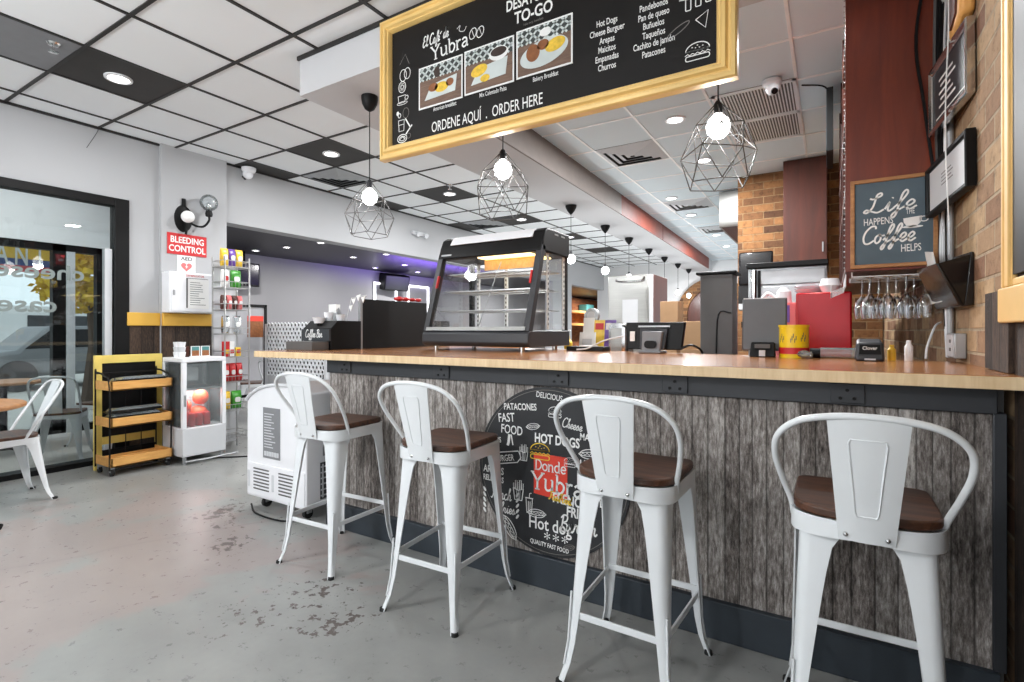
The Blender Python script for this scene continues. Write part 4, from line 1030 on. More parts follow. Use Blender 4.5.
for k in range(24):
    x = -.255+.022*k
    for y0, y1 in ((-.595, -.005), (.045, .595)): s.box((x-.0045, y0, -.013), (x+.0045, y1, -.005))
s.build('slat', 'white', gr, smooth=0)
def dome(label, loc, rot=(0, 0, 0), sc=1):
    t = thing('security_camera', label, 'security camera', loc, rot)
    MB().lathe([(.001, 0), (.06*sc, 0), (.058*sc, -.025*sc), (.045*sc, -.04*sc), (.001, -.04*sc)][::-1], n=20).build('mount', 'white', t)
    M = Matrix.Translation((0, -.01, -.055*sc)) @ Matrix.Rotation(R(-35), 4, 'X')
    MB().ball((0, 0, 0), .043*sc, 18, M=M).build('housing', 'white', t)
    MB().cyl((0, -.026*sc, -.072*sc), (0, -.048*sc, -.09*sc), .02*sc, 16).build('lens', 'black_gloss', t)
dome('white dome security camera in the ceiling corner above the left wall', (-5.50, 3.36, CZ-.02), (0, 0, R(-60)), 1.25)
dome('white dome security camera on the kitchen ceiling by the return grille', (-.36, 4.2, CZ-.008), (0, 0, R(25)), 1.1)
def sprinkler(label, loc, m='chrome'):
    t = thing('sprinkler_head', label, 'sprinkler', loc)
    MB().lathe([(.001, -.018), (.03, -.016), (.04, -.002), (.001, 0)], n=16).build('escutcheon', m, t)
    MB().cyl((0, 0, -.015), (0, 0, -.055), .008, 8).lathe([(.001, -.062), (.026, -.06), (.026, -.056), (.001, -.055)], n=12).build('head', m, t)
sprinkler('chrome ceiling sprinkler beside the nearest black ceiling tile', (-4.2, 1.27, CZ))
sprinkler('small dark sprinkler under the menu board edge in the kitchen ceiling', (-1.14, 3.62, CZ), 'dgrey')
sprinkler('chrome sprinkler above the cage pendant in the dining ceiling', (-4.05, 5.1, CZ), 'chrome')
t = thing('emergency_light', 'white twin head emergency light on the wall above the dark room opening', 'emergency light', (XL+.001, 6.25, 2.735), EAST)
MB().rbox((-.17, -.03, 0), (.17, .03, .05), .012).build('housing', 'offwhite', t, bev=.004)
for x in (-.09, .1):
    MB().cyl((x, -.01, .05), (x, -.025, .09), .035, 14, .04).build('lamp_head', 'offwhite', t)
t = thing('hanging_cable', 'thin loose grey cable dangling from the ceiling above the shop window', 'cable', (XL+.01, 2.01, CZ)); MB().tube([(0, 0, 0), (.01, -.02, -.06), (.03, -.10, -.22)], .003, 6, smooth=4).build('strand', 'dgrey', t)

# ---------------------------------------------------------------- heated display case on the bar
dc = thing('display_case', 'black heated food display case with glass sides on the bar', 'display case', (-2.465, 2.79, 1.058), (0, 0, R(0)))
w_, dp = .868, .60
for x in (.08, w_-.08):
    for y in (.06, dp-.08): MB().cyl((x, y, 0), (x, y, .028), .018, 12).build('foot', 'chrome', dc)
b = MB().prism([(0.012, .035), (-.004, .055), (0, .115), (.02, .135), (dp, .135), (dp, .028), (.03, .028)], 0, w_, 'x'); b.build('base', 'charcoal', dc, bev=.006)
MB().prism([(.004, .136), (.012, .160), (.05, .160), (.05, .136)], .03, w_-.03, 'x').build('front_sill', 'steel', dc)
MB().box((.03, .05, .0295), (w_-.03, .06, .034)).build('base_rail', 'chrome', dc)
fy = lambda z: .012 + (z-.14)*(.175/.56)
def slab_x(x0, x1, z0, z1, d0, d1):
    return [(x0, fy(z0)+d0, z0), (x1, fy(z0)+d0, z0), (x1, fy(z0)+d1, z0), (x0, fy(z0)+d1, z0), (x0, fy(z1)+d0, z1), (x1, fy(z1)+d0, z1), (x1, fy(z1)+d1, z1), (x0, fy(z1)+d1, z1)]
for x0 in (0, w_-.045): 
    MB().hexa(slab_x(x0, x0+.045, .13, .70, 0, .05)).build('front_post', 'charcoal', dc, bev=.004)
    MB().box((x0, dp-.04, .13), (x0+.03, dp, .70)).build('rear_post', 'black', dc, bev=.003)
    MB().hexa(slab_x(x0+.04 if x0 == 0 else x0-.008, x0+.052 if x0 == 0 else x0+.005, .44, .53, -.012, .01)).build('red_clip', 'red', dc, bev=.003)
hd = MB().prism([(fy(.66)-.004, .655), (fy(.74), .745), (fy(.79)+.012, .800), (fy(.80)+.05, .822), (dp, .822), (dp, .655)], 0, w_, 'x'); hd.build('hood', 'black', dc, bev=.012, seg=3)
MB().hexa([(.10, fy(.755)-.012, .757), (w_-.085, fy(.755)-.012, .757), (w_-.085, fy(.755)+.02, .757), (.10, fy(.755)+.02, .757), (.10, fy(.80)+.012, .812), (w_-.085, fy(.80)+.012, .812), (w_-.085, fy(.82)+.04, .825), (.10, fy(.82)+.04, .825)]).build('header_panel', 'white', dc)
MB().box((.03, fy(.69)-.006, .672), (.12, fy(.69)+.02, .69)).build('maker_plate', 'galv', dc)
v = MB()
for y in (.36, .46): v.box((w_-.002, y, .785), (w_+.001, y+.055, .795))
v.build('side_vent', 'galv', dc)
MB().hexa(slab_x(.045, w_-.045, .16, .66, .012, .018)).build('front_glass', 'glass', dc)
for x in (.008, w_-.014): MB().add([(x, .06, .14), (x, dp-.04, .14), (x, dp-.04, .66), (x, .22, .66), (x+.005, .06, .14), (x+.005, dp-.04, .14), (x+.005, dp-.04, .66), (x+.005, .22, .66)], [(0,1,2,3),(7,6,5,4),(0,4,5,1),(1,5,6,2),(2,6,7,3),(3,7,4,0)]).build('side_glass', 'glass', dc)
MB().box((.03, dp-.02, .14), (w_*.5+.02, dp-.015, .66)).build('sliding_door', 'glass', dc); MB().box((w_*.5-.02, dp-.03, .14), (w_-.03, dp-.025, .66)).build('sliding_door', 'glass', dc)
for x in (.10, .36, w_-.36, w_-.10)[:2] + (w_-.022,):
    for y in ((dp-.05,) if x < .5 else (.30, dp-.06)):
        s = MB().box((x-.012, y-.008, .14), (x+.012, y+.008, .66)) if x < .5 else MB().box((x-.004, y-.012, .14), (x+.004, y+.012, .66))
        o = s.build('shelf_standard', 'paper', dc)
        h = MB()
        for k in range(14):
            zz = .17+.034*k
            if x < .5: h.box((x-.004, y-.0095, zz), (x+.004, y-.008, zz+.016))
            else: h.box((x+.004, y-.004, zz), (x+.0055, y+.004, zz+.016))
        h.build('slot', 'black', o, smooth=0)
for z, y0 in ((.27, .14), (.41, .18), (.54, .22)):
    s = MB()
    for k in range(3): s.box((.05, y0+k*(.54-y0)/2, z), (w_-.05, y0+k*(.54-y0)/2+.006, z+.008))
    for k in range(25): s.box((.05+k*(w_-.10)/24-.0015, y0, z+.002), (.05+k*(w_-.10)/24+.0015, .54, z+.006))
    s.build('wire_shelf', 'wire', dc, smooth=0)
MB().tube([(.40, .13, .17), (.50, .26, .62)], .004, 6).build('door_stay', 'galv', dc)
MB().box((.34, .20, .645), (w_-.10, .50, .654)).build('heat_lamp', 'lamp_warm', dc)
MB().box((.33, .30, .57), (w_-.12, .31, .645)).build('lamp_baffle', 'pine', dc)

# ---------------------------------------------------------------- coffee bar at the counter's left end
cs = thing('coffee_bar_stand', 'black stepped coffee station on the far left end of the counter', 'coffee station', (-3.24, 2.25, 1.058))
MB().box((0, 0, 0), (.28, .14, .06)).build('lower_step', 'dgrey', cs, bev=.003)
MB().prism([(.14, 0), (.14, .15), (.20, .205), (.41, .205), (.41, 0)], .0, .30, 'x').build('upper_step', 'black', cs, bev=.003)
o = MB().hexa([(.0, .125, .062), (.30, .125, .062), (.30, .139, .062), (.0, .139, .062), (.0, .125, .145), (.30, .125, .145), (.30, .139, .145), (.0, .139, .145)]).build('sign_face', 'charcoal', cs)
l = MB(); cursive(l, 'Coffee Bar', .045, .088, .027, .0065, sx=.90); o = l.build('lettering', 'chalk', cs, smooth=0); o.location = (0, .1248, 0); o.rotation_euler = FRONT
def cup(loc, label, r=.04, h=.08, grp='white cups and bowls on the coffee station', nm='paper_cup', cat='cup'):
    o = MB().lathe([(.001, 0), (r*.72, 0), (r, h), (r*.93, h), (r*.66, .004), (.001, .004)], n=20).build(nm, 'white', loc=loc)
    tag(o, label, cat, grp)
cup((-3.10, 2.50, 1.263), 'taller white cup on the coffee station top, left of the short cup', .034, .062)
cup((-3.01, 2.53, 1.263), 'shorter white cup on the coffee station, right of the taller cup', .034, .045)
cup((-3.11, 2.425, 1.245), 'wide white bowl at the front of the coffee station above its lettering', .045, .042, nm='bowl', cat='bowl')
bp = thing('black_partition', 'tall black panel with steel edge standing on the counter return', 'partition panel', (-2.95, 2.66, 1.058))
MB().box((-.02, .02, 0), (0, .74, .37)).build('panel', 'black', bp); MB().box((-.022, 0, 0), (.003, .02, .372)).build('edge_strip', 'galv', bp); MB().box((-.3, .74, 0), (0, 1.05, .22)).build('side_box', 'black', bp)
for i, (x, y, zz, rr) in enumerate(((-2.97, 3.08, 1.428, .04), (-2.97, 3.16, 1.428, .034), (-2.97, 3.24, 1.428, .03), (-2.97, 3.31, 1.428, .03))):
    o = MB().ball((0, 0, .022), rr, 12, .5).build('red_packet', 'red', loc=(x, y, zz)); tag(o, ('largest red packet heaped on the black panel top', 'second red packet on the black panel, beside the largest', 'third red packet along the black panel top', 'red packet at the far end of the black panel top')[i], 'packet', 'red packets on the black panel')
MB  # steel milk jug and frother rack behind the panel edge
ms = thing('napkin_holder', 'grey napkin holder with white napkins beside the black panel', 'napkin holder', (-3.16, 2.60, 1.263)); MB().prism([(-.03, 0), (.03, 0), (.03, .05), (0, .10), (-.03, .04)], -.05, .05, 'x').build('body', 'galv', ms); MB().box((-.04, -.02, .03), (.04, .02, .125)).build('napkin_stack', 'paper', ms)
fl_ = thing('paper_flags', 'string of small white paper flags above the coffee station', 'bunting', (-3.02, 2.64, 1.375))
for i, (x, z) in enumerate(((0, .05), (.05, .075), (-.03, -.0), (.1, .06))): MB().prism([(x, z), (x+.045, z+.01), (x+.02, z-.04)], 0, .004, 'y').build('flag', 'paper', fl_)
MB().tube([(-.06, 0, -.11), (0, 0, .06), (.16, 0, .075)], .002, 5).build('string', 'paper', fl_)
# white lattice screen behind
ls = thing('lattice_screen', 'white honeycomb lattice screen standing behind the counter end', 'screen', (-5.46, 3.55, 0))
MB().box((-.04, 0, 0), (0, .03, 1.27)).box((.98, 0, 0), (1.02, .03, 1.27)).box((0, .005, .0), (.98, .02, .69)).build('frame', 'offwhite', ls)
MB().box((0, .018, .69), (.98, .022, 1.27)).build('backing', 'black', ls)
l = MB(); hx = .052
for i in range(17):
    for j in range(13):
        cx, cz = .02+hx*1.15*i, .67+hx*.95*j*.5*2*.5; cz = .715+.045*j
        if j % 2: cx += hx*.575
        if cx > .96: continue
        pts = [(cx+hx*.5*math.cos(R(60*k+30)), .010, cz+hx*.5*math.sin(R(60*k+30))) for k in range(6)]
        l.tube(pts, .0085, 5, closed=True)
l.build('lattice', 'white', ls, smooth=60)

# ---------------------------------------------------------------- ice cream freezer under the counter end
fz = thing('ice_cream_freezer', 'white ice cream freezer with curved lid parked by the counter end', 'freezer', (-3.36, 2.04, 0))
prof = [(0, .085), (0, .73), (.05, .770), (.14, .812), (.25, .838), (.38, .848), (.48, .846), (.56, .832), (.625, .80), (.625, .085)]
MB().prism(prof, 0, 1.05, 'y').build('body', 'white', fz, bev=.008)
MB().tube([(x, -.004, z-.004) for x, z in prof[1:9]], .012, 8, smooth=3).build('lid_rim', 'offwhite', fz)
MB().box((.012, -.006, .10), (.613, .001, .315)).build('lower_panel', 'white', fz, bev=.004)
for x0 in (.085, .355):
    s = MB()
    for k in range(7): s.rbox((x0, -.008, .142+.022*k), (x0+.17, -.0045, .151+.022*k), .004, axis='y')
    s.build('vent_slot', 'dgrey', fz)
for x0 in (.022, .285): MB().rbox((x0, -.009, .15), (x0+.022, -.005, .26), .008, axis='y').build('handle_recess', 'offwhite', fz)
lb = MB().box((.185, -.003, .36), (.365, .001, .69)).build('label_plate', 'grey', fz)
t = MB()
for k in range(13): t.box((.20, -.0045, .43+.018*k), (.20+random.uniform(.07, .14), -.003, .436+.018*k))
for k in range(6): t.box((.20+.026*k, -.0045, .375), (.221+.026*k, -.003, .405))
t.build('printed_text', 'offwhite', lb, smooth=0)
MB().box((.624, .10, .13), (.630, .42, .36)).build('side_grille', 'charcoal', fz)
s = MB()
for k in range(9): s.box((.629, .11+.035*k, .14), (.634, .12+.035*k, .35))
for k in range(6): s.box((.629, .10, .15+.036*k), (.635, .42, .157+.036*k))
s.build('grille_bar', 'offwhite', fz, smooth=0)
MB().box((.624, .12, .40), (.628, .38, .52)).build('side_label', 'grey', fz)
MB().tube([(.05, .0, .03), (.2, -.06, .012), (.45, -.05, .008), (.6, .05, .01)], .006, 6, smooth=6).build('power_cable', 'black', fz)
for x in (.10, .53):
    for y in (.08, .95):
        c = MB().cyl((x-.013, y, .032), (x+.013, y, .032), .032, 16).build('caster', 'rubber', fz); MB().box((x-.02, y-.018, .035), (x+.02, y+.018, .087)).build('caster_fork', 'galv', c)

# ---------------------------------------------------------------- things along the left wall
bd = thing('easel_board', 'pale yellow framed black board leaning on the wall behind the cart', 'board', (-5.36, 1.885, 0))
f = MB().box((0, 0, 0), (.03, .055, .98)).box((0, .47, 0), (.03, .525, .98)).box((0, .055, .91), (.03, .47, .98)).box((0, .055, .21), (.03, .47, .275)); f.build('frame', 'pale_yellow', bd, bev=.003)
MB().box((.005, .055, .275), (.02, .47, .91)).build('panel', 'black', bd); MB().box((.005, .055, 0.05), (.02, .47, .16)).build('lower_panel', 'black', bd)
kt = thing('trolley', 'three tier black wire trolley with pine trays', 'trolley', (-5.27, 1.87, 0))
cw, cd = .46, .27
f = MB()
for y in (0, cw): f.tube([(.0, y, .05), (.0, y, .80), (.02, y, .84), (cd*.6, y, .82), (cd, y, .72), (cd, y, .05)], .007, 8, smooth=4)
for y in (.10, .22, .34): f.tube([(.0, y, .05), (.0, y, .83)], .004, 6)
f.tube([(.0, 0, .83), (.0, cw, .83)], .006, 8); f.tube([(cd, 0, .05), (cd, cw, .05)], .006, 8); f.build('wire_frame', 'black', kt)
for z in (.075, .40, .70):
    t = MB().box((.0, .008, z), (cd+.03, cw-.008, z+.012)).box((cd+.015, .0, z), (cd+.03, cw, z+.075)).box((0, 0, z), (cd+.03, .012, z+.075)).box((0, cw-.012, z), (cd+.03, cw, z+.075)).box((0, .012, z), (.012, cw-.012, z+.05))
    if z < .1: t.box((.14, .012, z), (.155, cw-.012, z+.06))
    t.build('tray', 'pine', kt, bev=.002)
for x in (.03, cd-.01):
    for y in (.02, cw-.02):
        c = MB().cyl((x, y-.012, .024), (x, y+.012, .024), .024, 14).build('caster', 'rubber', kt); MB().box((x-.01, y-.016, .03), (x+.01, y+.016, .075)).build('caster_fork', 'galv', c)
def lid_tray(loc, label, rz, n):
    t = thing('serving_tray', label, 'tray', loc, (0, R(-6), rz), 'black serving trays on the trolley')
    MB().box((-.11, -.17, 0), (.11, .17, .012)).box((-.12, -.18, .012), (.12, .18, .02)).build('tray_base', 'black_gloss', t, bev=.004)
    MB().hexa([(-.11, -.17, .02), (.11, -.17, .02), (.11, .17, .02), (-.11, .17, .02), (-.09, -.15, .045), (.09, -.15, .045), (.09, .15, .045), (-.09, .15, .045)]).build('lid', 'clear', t, bev=.004)
lid_tray((-5.11, 2.12, .756), 'black tray with clear lid on the top tier of the trolley', R(4), 1)
lid_tray((-5.11, 2.08, .452), 'lower black tray on the middle tier of the trolley', R(-3), 1); lid_tray((-5.11, 2.09, .502), 'upper black tray stacked on the middle tier of the trolley', R(3), 1)
# countertop cooler
co = thing('glass_cooler', 'white glass fronted drinks cooler beside the trolley', 'cooler', (-5.22, 2.36, 0))
qw, qd, qh = .385, .36, .95
for x in (.03, qd-.03):
    for y in (.03, qw-.03): MB().cyl((x, y, 0), (x, y, .08), .016, 10).build('foot', 'galv', co)
MB().box((0, 0, .07), (qd, qw, .32)).build('base', 'offwhite', co, bev=.006); MB().box((0, 0, .91), (qd, qw, qh)).build('top', 'white', co, bev=.006)
for x, y in ((0, 0), (qd-.035, 0), (0, qw-.035), (qd-.035, qw-.035)): MB().box((x, y, .32), (x+.035, y+.035, .91)).build('post', 'white', co, bev=.003)
MB().box((qd-.012, .035, .33), (qd-.006, qw-.035, .90)).build('front_glass', 'glass_c', co); MB().box((.035, .006, .33), (qd-.035, .012, .90)).build('side_glass', 'glass_c', co); MB().box((.035, qw-.012, .33), (qd-.035, qw-.006, .90)).build('side_glass', 'glass_c', co)
MB().box((0.005, .03, .33), (.012, qw-.03, .91)).build('back_panel', 'offwhite', co)
s = MB().box((.02, .03, .665), (.34, .36, .672)); s.build('shelf', 'galv', co); MB().box((.34, .03, .66), (.348, .36, .678)).build('shelf_lip', 'white', co)
MB().box((qd-.002, .012, .52), (qd+.008, .022, .62)).build('door_handle', 'chrome', co)
MB().box((.06, .14, .72), (.12, .26, .85)).build('cooling_unit', 'white', co, bev=.01)
MB().tube([(qd, .02, .03), (qd+.03, .2, .03), (qd+.02, qw+.1, .03)], .008, 8).build('stand_rail', 'galv', co)
area_light('cooler_lamp', (-5.02, 2.55, .655), (0, 0, 0), .2, .2, 2.2, (1, 1, 1))
CAN = MB().lathe([(.001, 0), (.026, 0), (.031, .008), (.031, .105), (.026, .118), (.001, .118)], n=14).build('soda_can', 'red', loc=(-4.96, 2.42, .322)); tag(CAN, 'red soda can in the cooler, front corner by the door', 'can', 'red soda cans in the cooler')
L8 = ['second red soda can in the cooler front row', 'third red soda can in the cooler front row', 'fourth red soda can in the cooler front row', 'red soda can at the back of the cooler, trolley side', 'red soda can at the back of the cooler, middle', 'red soda can standing on the cans, trolley side of the cooler']
for (x, y, z), l in zip(((-4.96, 2.485, .322), (-4.96, 2.55, .322), (-4.955, 2.615, .322), (-5.04, 2.42, .322), (-5.04, 2.49, .322), (-5.0, 2.44, .442)), L8):
    c = CAN.copy(); COL.objects.link(c); c.location = (x, y, z); c['label'] = l
for i, (x, y, z, r, l) in enumerate(((-5.07, 2.60, .322, .085, 'orange mesh bag low at the back of the cooler'), (-5.06, 2.615, .497, .07, 'orange mesh bag on top of the lower one in the cooler'), (-5.06, 2.475, .445, .055, 'smaller orange mesh bag beside the stacked cans'))):
    o = MB().ball((0, 0, r), r, 14).build('orange_bag', 'orange', loc=(x, y, z)); tag(o, l, 'bag', 'orange bags in the cooler')
for i, (x, y) in enumerate(((-4.98, 2.41), (-5.08, 2.42))):
    t = thing('cup_stack', ('stack of white cups at the front edge of the cooler top', 'stack of white cups behind, on the cooler top')[i], 'cups', (x, y, .95), group='cup stacks on the cooler')
    for k in range(3): MB().lathe([(.001, k*.045), (.025, k*.045), (.034, k*.045+.05), (.001, k*.045+.05)], n=14).build('cup', 'offwhite' if k % 2 else 'white', t)
for i, (y, l) in enumerate(((2.54, 'small printed photo card on the cooler top, nearer the cups'), (2.63, 'small printed photo card on the cooler top, next to the snack rack'))):
    t = thing('photo_card', l, 'card', (-5.0, y, .95), group='photo cards on the cooler')
    MB().box((-.012, -.038, 0), (0, .038, .10)).build('card', 'paper', t); MB().box((0, -.032, .01), (.001, .032, .06)).build('print', 'food_brown', t); MB().box((0, -.032, .06), (.001, .032, .095)).build('print', 'teal', t)
t = thing('brown_box', 'small brown box standing between cups and cards on the cooler', 'box', (-5.02, 2.475, .95)); MB().box((-.04, -.02, 0), (0, .02, .10)).build('body', 'mahogany_dark', t, bev=.002)

# ---------------------------------------------------------------- wall safety signs
sg = thing('bleeding_control_sign', 'red BLEEDING CONTROL sign above the white AED cabinet', 'sign', (XL+.052, 2.55, 1.955), EAST)
MB().box((0, 0, 0), (.375, .21, .006)).build('sign_panel', 'red', sg)
t = MB(); t.text('BLEEDING', .188, .118, .062, .80, align='C', bold=.02, z=.0062); t.text('CONTROL', .188, .030, .062, .82, align='C', bold=.02, z=.0062); t.build('lettering', 'chalk', sg, smooth=0)
sg = thing('aed_sign', 'white AED sign with pink heart below the red sign', 'sign', (XL+.052, 2.64, 1.775), EAST)
MB().box((0, 0, 0), (.175, .175, .005)).build('sign_panel', 'paper', sg)
t = MB().text('AED', .088, .127, .036, 1.1, align='C', bold=.01, z=.0052); t.build('lettering', 'black', sg, smooth=0)
h = [(.088+.05*math.sin(R(a))**3*1.05, .064+.0031*(13*math.cos(R(a))-5*math.cos(R(2*a))-2*math.cos(R(3*a))-math.cos(R(4*a)))) for a in range(0, 360, 12)]
MB().flat(h, .0052).build('heart', 'pinkish', sg, smooth=0); MB().flat([(.092, .09), (.075, .06), (.087, .06), (.08, .04), (.102, .068), (.09, .068)], .0066).build('bolt', 'paper', sg, smooth=0)
ab = thing('aed_cabinet', 'white AED defibrillator cabinet on the wall above the yellow trim', 'cabinet', (XL+.052, 2.50, 1.368))
MB().box((0, 0, 0), (.15, .47, .40)).build('body', 'white', ab, bev=.008)
dr = MB().box((.15, .015, .015), (.158, .455, .385)).build('door', 'white', ab, bev=.003)
MB().box((.158, .15, .05), (.160, .36, .345)).build('notice_frame', 'dgrey', dr); MB().box((.159, .165, .045), (.1615, .365, .34)).build('notice', 'paper', dr)
t = MB(); random.seed(3)
for k in range(11): t.box((.1615, .185, .30-.022*k), (.162, .185+random.uniform(.08, .15), .306-.022*k))
t.build('notice_print', 'print', dr, smooth=0)
MB().box((.158, .03, .17), (.168, .045, .22)).build('latch', 'galv', dr)
o = MB().text('DEFIBRILLATOR', .235, .358, .02, .85, align='C', bold=.01).build('lettering', 'red', dr, smooth=0); o.rotation_euler = EAST; o.location = (.1585, 0, 0)
sc = thing('wall_sconce', 'black wall sconce with two glass globe bulbs above the red sign', 'wall lamp', (XL+.05, 2.70, 2.32))
M = Matrix.Rotation(R(90), 4, 'Y')
o = MB().lathe([(.001, 0), (.085, 0), (.08, .02), (.05, .03), (.001, .03)][::-1], n=24, M=M @ Matrix.Diagonal((1.6, 1, 1, 1))).build('backplate', 'black', sc)
MB().tube([(.02, 0, .03), (.10, .04, -.06), (.12, .13, -.07), (.12, .19, -.0), (.12, .19, .06)], .011, 8, smooth=5).tube([(.02, 0, -.02), (.06, -.0, -.12), (.05, 0, -.16)], .011, 8, smooth=5).tube([(.01, .0, .12), (.01, .0, .2)], .02, 8).build('arm', 'black', sc)
MB().lathe([(.001, .04), (.03, .045), (.036, .07), (.028, .10), (.001, .10)], (.12, .19, 0), 16).build('cup', 'black', sc)
MB().ball((.12, .19, .185), .085, 18).build('globe', 'clear', sc); MB().ball((.12, .19, .15), .028, 12, 1.4).build('bulb', 'chrome', sc)
MB().ball((.09, .0, .01), .06, 16).build('globe', 'paper', sc)

# ---------------------------------------------------------------- wire snack rack
rk = thing('snack_rack', 'tall wire snack rack with baskets beside the drinks cooler', 'rack', (-5.27, 2.84, 0))
f = MB(); rw, rd_ = .25, .22
for x in (0, rd_):
    for y in (0, rw): f.tube([(x, y, 0), (x, y, 1.93)], .008, 8)
f.build('upright', 'wire', rk)
LV = [.12, .40, .68, .93, 1.16, 1.40, 1.62, 1.83]
for z in LV:
    s = MB()
    for zz in (z, z+.06): s.tube([(0, 0, zz), (rd_, 0, zz), (rd_, rw, zz), (0, rw, zz)], .004, 6, closed=True)
    for k in range(8): s.tube([(0, rw*k/7, z), (rd_, rw*k/7, z), (rd_, rw*k/7, z+.06)], .0022, 5)
    s.build('basket', 'wire', rk)
s = MB().box((-.004, .01, .05), (-.001, rw-.01, 1.9)); s.build('back_panel', 'offwhite', rk)
def bag(loc, m, label, w=.12, h=.16, d=.05, rz=0, grp='snack bags on the wire rack', nm='snack_bag'):
    prof = [(-.5, 0, .04), (-.48, .08, .6), (-.46, .3, 1.), (-.46, .7, 1.), (-.48, .92, .6), (-.5, 1, .04)]
    rings = [[(d/2*t*a, w*(-u if b < 0 else -u)*(-1 if b > 0 else 1)*1.0, h*z) for a, b in ((-1, -1), (-1, 0), (-1, 1), (1, 1), (1, 0), (1, -1)) for u2 in (0,) ] for u, z, t in prof]
    rings = [[(d/2*t*a*(1.25 if b == 0 else .7), w*abs(u)*b, h*z) for a, b in ((-1, -1), (-1, 0), (-1, 1), (1, 1), (1, 0), (1, -1))] for u, z, t in prof]
    t = thing(nm, label, 'bag', loc, (0, 0, rz), grp)
    MB().loft(rings).build('pouch', m, t, smooth=60)
    MB().box((-.002, -w*.5, h*.985), (.002, w*.5, h*1.03)).build('seal', m, t)
    MB().prism(rrect(-w*.28, h*.38, w*.28, h*.66, .015), d*.5*.98, d*.5*1.28, 'x').build('printed_panel', 'paper' if m != 'paper' else 'red', t)
items = [
 (7, .07, 'yfoil', 'yellow snack bag on the top basket, nearest end'), (7, .18, 'purple', 'purple snack bag in the middle of the top basket'), (7, .29, 'yfoil', 'yellow snack bag on the top basket, far end'),
 (6, .08, 'paper', 'white and red snack bag one basket below the purple bag'), (6, .24, 'green', 'large bright green snack bag on the wire rack'),
 (5, .06, 'mahogany_dark', 'brown snack packet in the third basket, nearest end'), (5, .14, 'pinkish', 'pink snack packet in the third basket, second along'), (5, .22, 'mahogany_dark', 'brown snack packet in the third basket, third along'), (5, .30, 'pinkish', 'pink snack packet in the third basket, far end'),
 (4, .09, 'clear', 'clear packet in the basket below the pink packets, near end'), (4, .26, 'clear', 'clear packet in the basket below the pink packets, far end'),
 (1, .10, 'yfoil', 'yellow bag low on the wire rack, near side'), (1, .25, 'green', 'green bag low on the wire rack, far side'),
 (2, .09, 'red', 'red bag on the sixth basket, nearest the cooler'), (2, .19, 'red', 'red bag in the middle of the sixth basket'), (2, .29, 'red', 'red bag at the far end of the sixth basket')]
for lv, y, m, l in items: bag((-5.27+.12, 2.84+y*.68, LV[lv]+.005), m, l, {5: .05, 2: .062}.get(lv, .072) if m != 'green' else .10, .175 if lv != 5 else .14, .055, R(random.uniform(-4, 4)))
for i, (y, m, l) in enumerate(((.08, 'red', 'tall red box on the fifth basket of the rack, near the cooler'), (.16, 'paper', 'white carton on the fifth basket of the rack'), (.27, 'yfoil', 'yellow and red box on the fifth basket of the rack, far end'))):
    t = thing('snack_box', l, 'box', (-5.12, 2.84+y*.6, LV[3]+.006), group='snack boxes on the wire rack')
    MB().box((-.03, -.024, 0), (.03, .024, .15 if i < 2 else .09)).build('carton', m, t, bev=.002); MB().box((.03, -.018, .03), (.031, .018, .07)).build('printed_panel', 'red' if i else 'yfoil', t)
cl_ = MB().tube([(-4.95, 2.6, .006), (-4.6, 2.95, .006), (-4.3, 3.4, .006), (-4.0, 3.5, .006)], .007, 6, smooth=5).build('floor_cable', 'black'); tag(cl_, 'dark cable lying on the floor in front of the snack rack', 'cable')
ps = thing('poster_stand', 'tall black framed poster stand behind the snack rack', 'poster stand', (-5.56, 3.17, 0))
f = MB().box((0, 0, 0), (.03, .03, 1.49)).box((0, .40, 0), (.03, .43, 1.49)).box((0, 0, 1.46), (.03, .43, 1.49)).box((0, 0, .45), (.03, .43, .48)); f.build('frame', 'black', ps, bev=.003)
MB().box((.008, .03, .95), (.016, .40, 1.46)).build('poster', 'wall_grey', ps); MB().box((.016, .20, 1.12), (.018, .39, 1.36)).build('picture', 'food_brown', ps); MB().box((.018, .20, 1.30), (.019, .39, 1.36)).build('picture_band', 'coral', ps)

